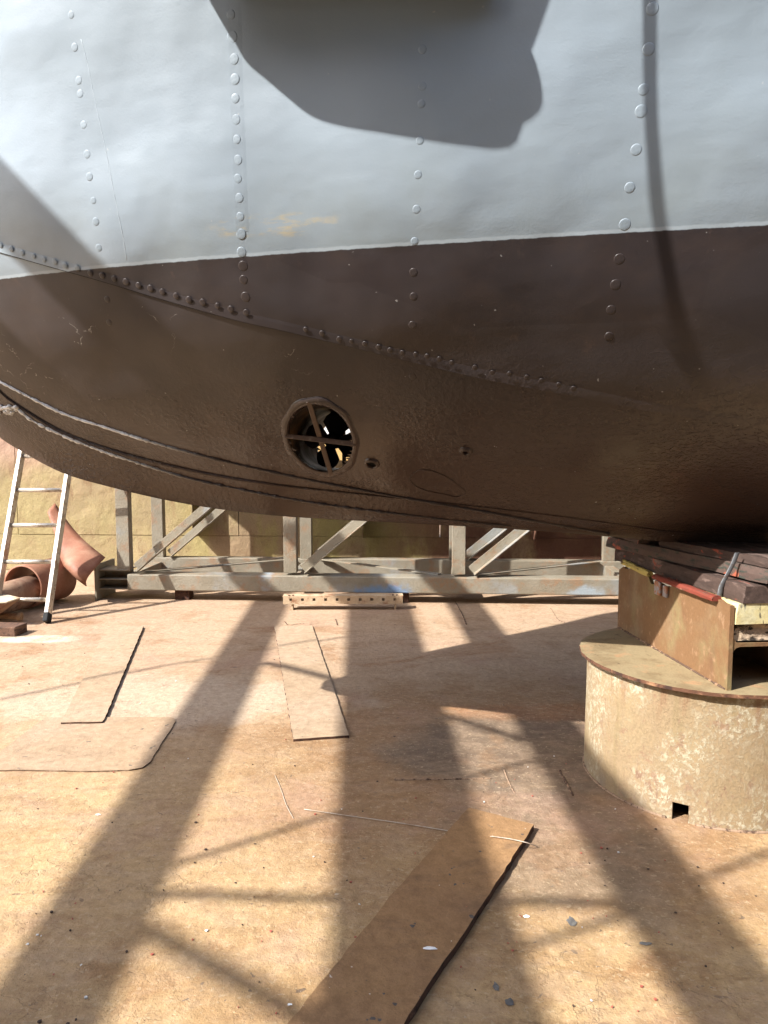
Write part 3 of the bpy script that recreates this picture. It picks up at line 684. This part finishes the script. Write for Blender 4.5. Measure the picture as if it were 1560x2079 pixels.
for a in (.045, .075, ln - .045, ln - .075): MB().tube([Bp(a, .022, .110), Bp(a, .022, .118)], .008, 6).build('bolt', M_EDGE, bs)

# ------------------------------------------------------------------ ladder leaning on the wall
M_ALU = weathered('worn aluminium', (.58, .53, .46), [((.34, .25, .17), 12, .48, .66, (1, 1, 1)), ((.20, .13, .08), 40, .58, .68, (1, 1, 1))], .38, .0006, 150, 3, .5, .55)
M_RUB = weathered('black rubber', (.02, .02, .02), [], .8)
f1 = at_z(95, 1266); foot_r = Vector((f1.x, f1.y, 0)); top_r = Vector((-2.42, 7.0, 4.6)); 
q_ = at_y(140, 955, 5.70); dirl = (q_ - foot_r).normalized(); LL = 4.6
ld = thing('ladder', 'aluminium ladder leaning against the far wall at the left', 'ladder', foot_r)
side_v = Vector((-.385, .0, 0)); nrm = dirl.cross(Vector((1, 0, 0))).normalized()
for s_ in (0, 1):
    a = foot_r + side_v * s_
    MB().bar(a + dirl * .05, a + dirl * LL, .030, .068, nrm).build('stile', M_ALU, ld, .004)
    MB().bar(a - dirl * .0 + Vector((0, 0, .008)), a + dirl * .075, .036, .074, nrm).build('rubber_foot', M_RUB, ld, .006)
for k in range(16):
    t = .175 + .285 * k
    if t > LL - .1: break
    MB().tube([foot_r + dirl * t + Vector((-.013, 0, 0)), foot_r + side_v + dirl * t + Vector((.013, 0, 0))], .0165, 12).build('rung', M_ALU, ld)

# ------------------------------------------------------------------ pipes and offcuts in the left corner
M_RED = weathered('red oxide primer', (.27, .115, .07), [((.34, .18, .115), 4, .45, .65, (1, 1, 1)), ((.22, .09, .055), 9, .55, .7, (1, 1, 1))], .6, .0012, 120, 4)
M_RUST = weathered('brown pipe rust', (.26, .14, .09), [((.38, .25, .17), 5, .45, .65, (1, 1, 1)), ((.12, .06, .04), 12, .55, .7, (1, 1, 1))], .7, .002, 120, 9)
def pipe(a, b, ro, th, name, label, m, n=40):
    a, b = Vector(a), Vector(b); t = (b - a).normalized(); x = t.cross(Vector((0, 0, 1))).normalized(); y = x.cross(t)
    rows = [[c + (x * math.cos(k) + y * math.sin(k)) * r for k in np.linspace(0, 2 * math.pi, n, endpoint=False)] for c, r in ((a, ro - th), (a, ro - .001), (a + t * .002, ro), (b, ro), (b, ro - th), (a + t * .002, ro - th))]
    rows[-1] = rows[0]
    return tag(MB().grid(rows, True, True).build(name, m), label, 'pipe')
def shade_auto(o): pass
axis = Vector((.22, .95, .0)).normalized()
pc = at_y(46, 1186, 5.62); pc.z = .178
pipe(pc, pc + axis * .42, .172, .012, 'pipe', 'large red brown pipe lying behind the ladder, a smaller pipe inside', M_RED)
ic = pc + Vector((.0, 0, -.045)); ia = Vector((.30, .94, .035)).normalized()
pipe(ic - ia * .37, ic + ia * .34, .118, .008, 'pipe', 'smaller brown pipe sticking out of the large red brown pipe', M_RUST)
# bent red plate standing behind them
up_e = [at_y(112, 1022, 6.3), at_y(140, 1062, 6.2), at_y(163, 1089, 6.1), at_y(188, 1112, 6.0), at_y(214, 1132, 5.95)]
lo_e = [at_y(113, 1046, 6.32), at_y(124, 1110, 6.1), at_y(127, 1142, 6.0), at_y(140, 1160, 5.85), at_y(157, 1176, 5.80), at_y(176, 1190, 5.84)]
U_ = smooth_curve([tuple(p) for p in up_e], 24); L_ = smooth_curve([tuple(p) for p in lo_e], 24)
rows = []
for p, q in zip(U_, L_):
    p, q = Vector(p), Vector(q); r_ = []
    for k in range(9):
        t = k / 8; r_.append(p.lerp(q, t) + Vector((-.02, -.10, -.02)) * math.sin(math.pi * t))
    rows.append(r_)
tag(MB().grid(rows, True).build('bent_plate', M_RED, None, solid=.008), 'curved orange red plate with a pointed tip behind the ladder foot', 'bent plate')
# wedge-nosed steel trough, bar and timber at the picture's left edge
M_PALEM = weathered('pale sanded steel', (.60, .50, .36), [((.42, .27, .16), 9, .5, .68, (1, 1, 1))], .6, .001, 120, 2)
M_WOOD = weathered('weathered timber', (.34, .21, .11), [((.18, .10, .055), 16, .48, .65, (1, 6, 6)), ((.48, .33, .19), 8, .55, .7, (1, 5, 5))], .85, .004, 60, 6)
M_WOODD = weathered('dark old timber', (.13, .07, .045), [((.06, .035, .025), 14, .48, .65, (4, .8, 4)), ((.25, .14, .09), 8, .55, .7, (4, .7, 4))], .85, .005, 60, 12)
bo = thing('steel_trough', 'pale topped steel trough with a pointed end at the left edge', 'trough', at_z(-40, 1262) )
yb = 5.12
def Q(x, y, Y=yb): return at_y(x, y, Y)
tl, tip, tb = Q(-160, 1207, 5.35), Q(42, 1213, 5.2), Q(-160, 1228, 5.0)
k1, k2 = Q(12, 1206, 5.32), Q(14, 1224, 5.05)
zt = tip.z
for v in (tl, tip, tb, k1, k2): v.z = zt
MB().prism([tl, k1, tip, k2, tb], (0, 0, -.010)).build('trough_top', M_PALEM, bo, .002)
dn = lambda v, f, z: Vector((v.x * (1 - f) + f * (tl.x + .2), v.y + f * .02, z))
lowr = [Vector((p.x - .16 * (1 if p is not tl and p is not tb else 0), (p.y + 5.17) / 2, zt - .13)) for p in (tl, k1, tip, k2, tb)]
upr = [p + Vector((0, 0, -.0105)) for p in (tl, k1, tip, k2, tb)]
MB().grid([upr, lowr], False, True).build('trough_side', M_RUST, bo)
legb = MB(); legb.bar(Vector((lowr[2].x - .18, 5.17, zt - .13)), Vector((lowr[2].x - .18, 5.17, 0)), .05, .05); legb.build('trough_leg', M_RUST, bo, .003)
c1 = at_z(44, 1252, .045)
tag(MB().tube([c1 + Vector((-.55, .05, 0)), c1 + Vector((-.03, 0, 0)), c1 + Vector((-.025, 0, 0)), c1], .022, 16, True, [.022, .022, .030, .030]).build('handle_bar', M_WOOD), 'round wooden handle with a thick end at the left edge', 'handle').location.z = .0
c2 = at_z(40, 1290, 0)
MB()
t2 = MB().box(c2 + Vector((-.28, .06, .032)), (.56, .14, .062), Matrix.Rotation(R(-6), 3, 'Z')).build('timber_block', M_WOODD, None, .006)
tag(t2, 'short dark timber block on the floor at the left edge', 'timber')

# ------------------------------------------------------------------ keel block: drum, cap plate and H-beam welded together
def proj(p):
    q = Vector(p) - EYE; c, s = math.cos(PITCH), math.sin(PITCH)
    dz = q.y * c - q.z * s; up = q.y * s + q.z * c
    return 780 + FPX * q.x / dz, 1039.5 - FPX * up / dz
def drum_material():
    m = NT('flaking yellow paint on the drum'); x, y, z = m.sep()
    col = m.mix(m.rng(m.noise(3, 7, .65, seed=3), .35, .65), (.315, .235, .13), (.30, .215, .125))
    fl_ = m.rng(m.noise(62, 8, .8, (1, 1, .8), 8, .3), .46, .58)
    col = m.mix(m.math('MULTIPLY', m.math('MULTIPLY', fl_, .95), m.rng(m.noise(3.6, 4, .6, seed=12), .40, .62)), col, (.50, .45, .33))
    col = m.mix(m.math('MULTIPLY', m.rng(m.noise(30, 6, .7, (1, 1, .5), 16), .56, .63), m.rng(m.noise(4, 4, .6, seed=18), .38, .6)), col, (.25, .155, .10))
    col = m.mix(m.math('MULTIPLY', m.rng(m.noise(16, 5, .6, (1, 1, .12), 21), .56, .68), .45), col, (.24, .18, .09))
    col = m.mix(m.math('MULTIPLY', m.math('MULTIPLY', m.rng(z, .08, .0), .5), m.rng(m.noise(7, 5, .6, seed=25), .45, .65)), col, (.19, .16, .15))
    col = m.mix(m.math('MULTIPLY', m.rng(z, .30, .43), m.rng(m.noise(20, 5, .65, (1, 1, .1), 35), .48, .66)), col, (.25, .145, .08))
    col = m.mix(m.math('MULTIPLY', m.rng(m.noise(11, 7, .75, seed=38), .58, .66), .7), col, (.27, .16, .10))
    g = m.noise(120, 4, .7, seed=2)
    col = m.mix(.5, col, m.mix(g, (.45, .42, .38), (1.5, 1.5, 1.5)), 'MULTIPLY')
    return m.fin(col, .68, [(fl_, .0006), (g, .0016)], 0, .3)
M_DRUM = drum_material()
M_CAPP = weathered('worn cap plate', (.28, .215, .12), [((.21, .15, .08), 7, .48, .64, (1, 1, 1)), ((.36, .21, .11), 11, .56, .7, (1, 1, 1)), ((.10, .07, .04), 24, .62, .7, (1, 1, 1))], .75, .003, 110, 5)
M_BEAM = weathered('rust streaked beam', (.20, .108, .05), [((.245, .17, .095), 5, .48, .72, (1, 1, .8)), ((.15, .08, .045), 12, .50, .80, (1, 1, .4)), ((.23, .18, .085), 4, .50, .70, (1, 1, .8)), ((.30, .18, .10), 45, .56, .70, (1, 1, .6))], .75, .002, 100, 6)
M_BRIM = weathered('burnt rusty rim', (.13, .06, .034), [((.05, .025, .018), 26, .5, .62, (1, 1, 1)), ((.36, .19, .10), 18, .55, .7, (1, 1, 1))], .85, .004, 120, 7)
DC = Vector((1.235, 2.755, 0)); DR = .447; DH = .452
kb = thing('keel_block', 'round flaking yellow drum carrying a rusty H-beam under the keel', 'keel block', DC)
def dp(a, z, r=DR): return DC + Vector((r * math.cos(a), r * math.sin(a), z))
def ang(px, py):
    best = min(np.linspace(-math.pi, 0, 4000), key=lambda a: abs(proj(dp(a, .05))[0] - px) + (1e5 if (dp(a, 0) - DC).dot(EYE - DC) < 0 else 0)); return float(best)
a1, a2 = ang(1365, 1640), ang(1398, 1640); SLH = .062
angs = sorted(list(np.linspace(-math.pi, math.pi, 97)[:-1]) + [a1, a2]); n = len(angs)
db = MB(); zz = [0, SLH, .15, .24, .33, DH]
for r, fl_ in ((DR, False), (DR - .010, True)):
    vs = [dp(a, z + (.006 * math.sin(3 * a) if z == 0 and False else 0), r * (1 + .0035 * math.sin(7 * a + z * 9))) for z in zz for a in angs]; fs = []
    for i in range(len(zz) - 1):
        for j in range(n):
            am = angs[j] + .001
            if i == 0 and a1 <= am < a2: continue
            f = (i * n + j, i * n + (j + 1) % n, (i + 1) * n + (j + 1) % n, (i + 1) * n + j)
            fs.append(f[::-1] if fl_ else f)
    db.add(vs, fs, True)
for a in (a1, a2): db.add([dp(a, 0), dp(a, SLH), dp(a, SLH, DR - .01), dp(a, 0, DR - .01)], [(0, 1, 2, 3)])
db.add([dp(a1, SLH), dp(a2, SLH), dp(a2, SLH, DR - .01), dp(a1, SLH, DR - .01)], [(0, 1, 2, 3)])
db.build('drum', M_DRUM, kb, fix=False)
MB().tube([dp(a, .001, DR + .002) for a in np.linspace(a2 + .05, a1 + 2 * math.pi - .04, 120)], .005, 6, True, [.004 + .003 * random.random() for _ in range(120)]).build('foot_weld', M_SCAR2, kb)
CR = .472; ca = np.linspace(0, 2 * math.pi, 140, endpoint=False); cr = [CR + .003 * math.sin(5 * a) + random.uniform(-.0025, .0025) for a in ca]
MB().add([dp(a, DH + .013, r) for a, r in zip(ca, cr)], [tuple(range(140))]).build('cap_plate', M_CAPP, kb)
MB().grid([[dp(a, z, r) for a, r in zip(ca, cr)] for z in (DH + .013, DH + .009, DH + .001)] + [[dp(a, DH, DR - .03) for a in ca]], False, True).build('cap_rim', M_BRIM, kb)
ZC = DH + .0135
# the beam runs across the dock; flanges upright, web level
pn, pf = at_z(1476, 1402, ZC), at_z(1254, 1273, ZC)
BD = (pf - pn); BLn = BD.length; BD.normalize(); BX = Vector((BD.y, -BD.x, 0)); BHt = .278; BW = .29; FT = .015
def Bm(a, x, z): return pn + BD * a + BX * x + Vector((0, 0, z))
fb = MB()
for x0 in (0, BW - FT):
    n_ = 40; top = []
    for k in range(n_ + 1):                              # torch-cut upper edge
        a = BLn * k / n_; zt_ = BHt + (.006 * math.sin(a * 31) + .004 * math.sin(a * 77 + 1) + random.uniform(-.002, .002)) * (1 if .05 < a < BLn - .05 else 0)
        if x0 == 0 and .40 < a < .56: zt_ -= .022
        if x0 == 0 and a > BLn - .05: zt_ -= (a - BLn + .05) * .5
        top.append((a, zt_))
    vs = [Bm(a, x0, 0) for a, _ in top] + [Bm(a, x0, z) for a, z in top] + [Bm(a, x0 + FT, 0) for a, _ in top] + [Bm(a, x0 + FT, z) for a, z in top]; m_ = n_ + 1
    fs = [(i, i + 1, m_ + i + 1, m_ + i) for i in range(n_)] + [(2 * m_ + i + 1, 2 * m_ + i, 3 * m_ + i, 3 * m_ + i + 1) for i in range(n_)] + [(m_ + i, m_ + i + 1, 3 * m_ + i + 1, 3 * m_ + i) for i in range(n_)] + [(0, m_, 3 * m_, 2 * m_), (n_, 2 * m_ + n_, 3 * m_ + n_, m_ + n_)]
    fb.add(vs, fs)
WZ = .148
sec = [(FT, WZ - .034), (FT + .004, WZ - .020), (FT + .012, WZ - .010), (FT + .026, WZ - .006), (BW - FT - .026, WZ - .006), (BW - FT - .012, WZ - .010), (BW - FT - .004, WZ - .02), (BW - FT, WZ - .034), (BW - FT, WZ + .034), (BW - FT - .004, WZ + .020), (BW - FT - .012, WZ + .010), (BW - FT - .026, WZ + .006), (FT + .026, WZ + .006), (FT + .012, WZ + .010), (FT + .004, WZ + .020), (FT, WZ + .034)]
fb.prism([Bm(.003, x, z) for x, z in sec], BD * (BLn - .006))
fb.build('h_beam', M_BEAM, kb)
wp = [Bm(a, -.001, .0015) for a in np.linspace(.01, BLn - .01, 60)]
MB().tube(wp, .005, 6, True, [random.uniform(.0025, .0065) for _ in wp]).build('weld_bead', M_SCAR, kb)
for a, zt_, hh in ((.475, BHt - .028, .055), (.415, BHt - .030, .045)):
    q = MB().box(Bm(a, -.008, zt_ - .004), (.013, .046 if hh > .05 else .03, hh), Matrix((BX, BD, (0, 0, 1))).transposed()); q.build('clip_lug', weathered('grey lug', (.30, .27, .27), [((.35, .15, .08), 30, .5, .6, (1, 1, 1))], .6, .002), kb, .005)
# timber packing between the beam and the keel: every piece its own thing
MBX = Matrix((BX, BD, (0, 0, 1))).transposed()
def timber(label, a0, a1, x0, x1, z0, z1, m, name='timber', tilt=0.0, cat='timber', jag=.004, cuts=12, skew=0.0):
    b = MB(); rows = []
    for k in range(cuts + 1):
        t = k / cuts; a = a0 + (a1 - a0) * t; j = lambda s=jag: random.uniform(-s, s)
        dz = tilt * (t - .5)
        sec_ = [(x0, z0), (x0, (z0 + z1) / 2), (x0 + .006, z1 - .001), ((x0 + x1) / 2, z1), (x1 - .006, z1 - .001), (x1, (z0 + z1) / 2), (x1, z0), ((x0 + x1) / 2, z0)]
        rows.append([Bm(a + (j() if k in (0, cuts) else 0), x + j() * .6 + skew * (1 - t), z + dz + j() * .35) for x, z in sec_])
    b.grid(rows, False, True)
    b.f += [tuple(range(8))[::-1], tuple(len(b.v) - 8 + i for i in range(8))]; b.sm += [False, False]
    base = Bm((a0 + a1) / 2, (x0 + x1) / 2, z0)
    o = b.build(name, m); me = o.data
    for v in me.vertices: v.co -= base
    o.location = base
    return tag(o, label, cat, 'timber packing on the keel block')
M_TIM = weathered('tarred timber with old red paint', (.075, .048, .038), [((.055, .035, .028), 10, .46, .6, (5, .6, 5)), ((.17, .115, .095), 7, .52, .66, (4, .8, 4)), ((.30, .07, .04), 9, .60, .66, (2, 1, 2))], .9, .003, 60, 6)
M_TIM2 = weathered('grey brown timber with red ends', (.095, .062, .05), [((.04, .045, .035), 12, .5, .62, (5, .5, 5)), ((.33, .09, .05), 5, .57, .62, (2, 1.5, 2))], .9, .003, 60, 16)
M_YEL = weathered('yellow painted end grain', (.62, .53, .27), [((.04, .03, .02), 16, .585, .62, (2.2, 2.2, .5)), ((.66, .62, .42), 8, .45, .7, (1, 1, 1))], .8, .003, 80, 6)
M_ROT = weathered('rotten timber', (.36, .27, .19), [((.03, .022, .016), 17, .47, .55, (1, 3, 2.4)), ((.50, .38, .26), 22, .5, .66, (1, 3, 1.6))], .95, .012, 45, 8)
M_REDT = weathered('red painted batten', (.20, .042, .025), [((.12, .06, .04), 14, .52, .64, (3, .8, 3)), ((.50, .30, .20), 20, .6, .7, (1, 1, 1))], .8, .002, 80, 3)
M_YELB = weathered('yellow painted batten', (.52, .40, .12), [((.12, .07, .04), 12, .48, .62, (3, .8, 3))], .85, .003, 80, 3)
timber('yellow painted end grain block in the upper channel of the H-beam', -.004, .40, FT + .004, BW - FT - .004, .218, .286, M_YEL, 'timber_block', jag=.003)
timber('rotten crumbling timber wedged under the yellow block', .012, .40, FT + .006, BW - FT - .006, .160, .214, M_ROT, 'timber_block', jag=.014)
timber('dark lower plank on the keel block with a projecting far end', -.005, BLn + .06, .004, BW + .03, .288, .344, M_TIM, 'plank', .004, skew=.035)
timber('middle plank of the packing, scarred reddish grey side', -.03, BLn + .10, -.02, BW + .06, .347, .392, M_TIM2, 'plank', -.010, jag=.005, skew=.125)
timber('short top plank with a red painted near end tight under the keel', -.035, BLn - .25, .055, BW + .10, .395, .424, M_TIM, 'plank', -.012, skew=.065)
timber('small far wedge of reddish timber under the keel', BLn - .20, BLn + .12, -.01, BW, .396, .414, M_TIM2, 'wedge', .004, 'wedge')
timber('thin red painted batten on the beam edge', .07, .50, -.022, .012, .279, .296, M_REDT, 'batten', .0, 'batten', .002)
timber('short yellow painted batten at the far end of the beam edge', .56, BLn - .05, -.014, .014, .281, .301, M_YELB, 'batten', .012, 'batten', .003)
M_STRAP = weathered('grey steel strap', (.20, .205, .21), [((.18, .14, .12), 30, .52, .64, (1, 1, 1))], .45, .001, 120, 2, .5, .5)
sp_ = [at_y(1497, 1122, 2.44), at_y(1488, 1145, 2.44), at_y(1475, 1170, 2.44), at_y(1464, 1192, 2.44), at_y(1460, 1212, 2.44), at_y(1457, 1222, 2.45), at_y(1447, 1226, 2.48), at_y(1430, 1224, 2.53)]
S_ = smooth_curve([tuple(p) for p in sp_], 30)
rows = [[Vector(p) + Vector((x, y, 0)) for x, y in ((-.008, 0), (-.007, -.003), (0, -.001), (.007, -.003), (.008, 0), (0, .002))] for p in S_]
tag(MB().grid(rows, True, True).build('steel_strap', M_STRAP), 'bent grey steel strap hanging over the timber packing', 'strap')

# ------------------------------------------------------------------ what stands above and behind the picture and throws its shadows into it
LK = 1 / math.tan(SUN_EL)
def up_sun(p, z): return p - L * ((z - p.z) / -L.z) if False else p - L * ((p.z - z) / L.z)
GZ = 4.3
M_GAL = weathered('galvanised gantry', (.42, .43, .43), [((.30, .30, .30), 6, .45, .65, (1, 1, 1))], .5, .001, 80, 2, .5, .6)
ga = thing('overhead_gantry', 'galvanised lattice gantry bridging the dock above and left of the ship', 'gantry', up_sun(Vector((-.2, 3, 0)), GZ))
GD = Vector((-55 / FPX, 1, 0)).normalized()
def chord(px0, px1, wd_extra=0, y0=-4.6, y1=3.9, name='chord'):
    a, b = up_sun(at_z(*px0), GZ), up_sun(at_z(*px1), GZ); x0, x1 = a.x + GD.x * (0 - a.y), b.x + GD.x * (0 - b.y)
    xm, wd = (x0 + x1) / 2, x1 - x0
    return MB().bar(Vector((xm, 0, GZ)) + GD * y0, Vector((xm, 0, GZ)) + GD * y1, wd, .05).build(name, M_GAL, ga, .004)
chord((203, 1700), (368, 1700)); chord((692, 1700), (980, 1700)); chord((1190, 1700), (1345, 1700))
def lace(p, q, wd):
    a, b = up_sun(at_z(*p), GZ), up_sun(at_z(*q), GZ); MB().bar(a, b, wd, .028).build('lacing', M_GAL, ga, .002)
lace((330, 1764), (700, 1645), .028); lace((300, 1812), (700, 1827), .030); lace((270, 1868), (660, 2090), .050)
lace((960, 1826), (1280, 1834), .030); lace((1010, 1940), (1330, 1838), .028); lace((1250, 1850), (1640, 1700), .030)
lace((800, 1620), (1130, 1530), .028); lace((540, 1345), (720, 1392), .05); lace((900, 1450), (1130, 1525), .03)
lace((0, 1420), (330, 1352), .022); lace((330, 1352), (720, 1290), .022)
gd = MB().box(Vector((-3.2, -3.7, GZ + .09)), (10.5, 4.9, .08)); gd.build('gantry_shade_plate', M_GAL, ga, .004)  # added unseen plate, shades floor out of view and cuts sky light
# bower anchor hanging at the bow just above the picture
AT = .58
outl = [(430, 0), (452, 40), (475, 80), (500, 125), (545, 165), (580, 195), (640, 240), (700, 258), (760, 268), (850, 283), (950, 297), (1020, 302), (1045, 295), (1055, 278), (1060, 255), (1085, 238), (1100, 220), (1102, 195), (1095, 150), (1068, 75), (1050, 30), (1030, -20), (960, -80), (760, -110), (560, -90), (450, -40)]
pts = [hit(*p)[0] for p in smooth_curve(outl + outl[:1], 90)[:-1] if hit(*p)[0] is not None]
ctr = sum(pts, Vector()) / len(pts); nrm_ = hit(770, 120)[1]
flat = [ (p - L * AT) for p in pts ]
c_ = ctr - L * AT
# project along the light into one plane square to the hull there, so that the outline is flat
flat = [p - L * ((p - c_).dot(nrm_) / L.dot(nrm_)) for p in flat]
an = thing('anchor', 'dark cast anchor hanging off the bow over the grey plating', 'anchor', c_)
M_ANC = weathered('black anchor paint', (.012, .012, .013), [((.06, .035, .025), 9, .6, .7, (1, 1, 1))], .6, .003)
ab = MB().prism(flat, L * -.40); ab.build('fluke', M_ANC, an)  # depth stretched up-sun to block sky light from the plating
sh0, sh1 = hit(1062, 75)[0] - L * AT, hit(1100, -40)[0] - L * AT
sh2 = sh1 + (sh1 - sh0) * 2.2
MB().tube([sh0 - (sh1 - sh0) * .3, sh0, sh1, sh2], .014, 12, True, [.012, .014, .014, .014]).build('shank', M_ANC, an)
MB().tube([hit(475, 70)[0] - L * AT, hit(440, 10)[0] - L * AT, hit(420, -40)[0] - L * AT + Vector((0, 0, .3))], .012, 10).build('stay_wire', M_ANC, an)
# slack mooring rope hanging from the rail
M_ROPE = weathered('grey rope', (.30, .28, .24), [((.18, .16, .13), 30, .5, .6, (1, 1, 1))], .95, .002)
rp_ = [hit(x, y) for x, y in ((1321, -60), (1320, 0), (1320, 100), (1322, 220), (1330, 350), (1345, 480), (1372, 620), (1405, 740), (1440, 830))]
rt = np.linspace(.72, 1.6, len(rp_))
rpts = [p - L * t for (p, n_), t in zip(rp_, rt)]
rpts = [rpts[0] + (rpts[0] - rpts[1]) * 3] + rpts
tag(MB().tube([tuple(q) for q in smooth_curve([tuple(p) for p in rpts], 60)], .0095, 12).build('mooring_rope', M_ROPE), 'slack grey mooring rope hanging in a curve beside the bow', 'rope')
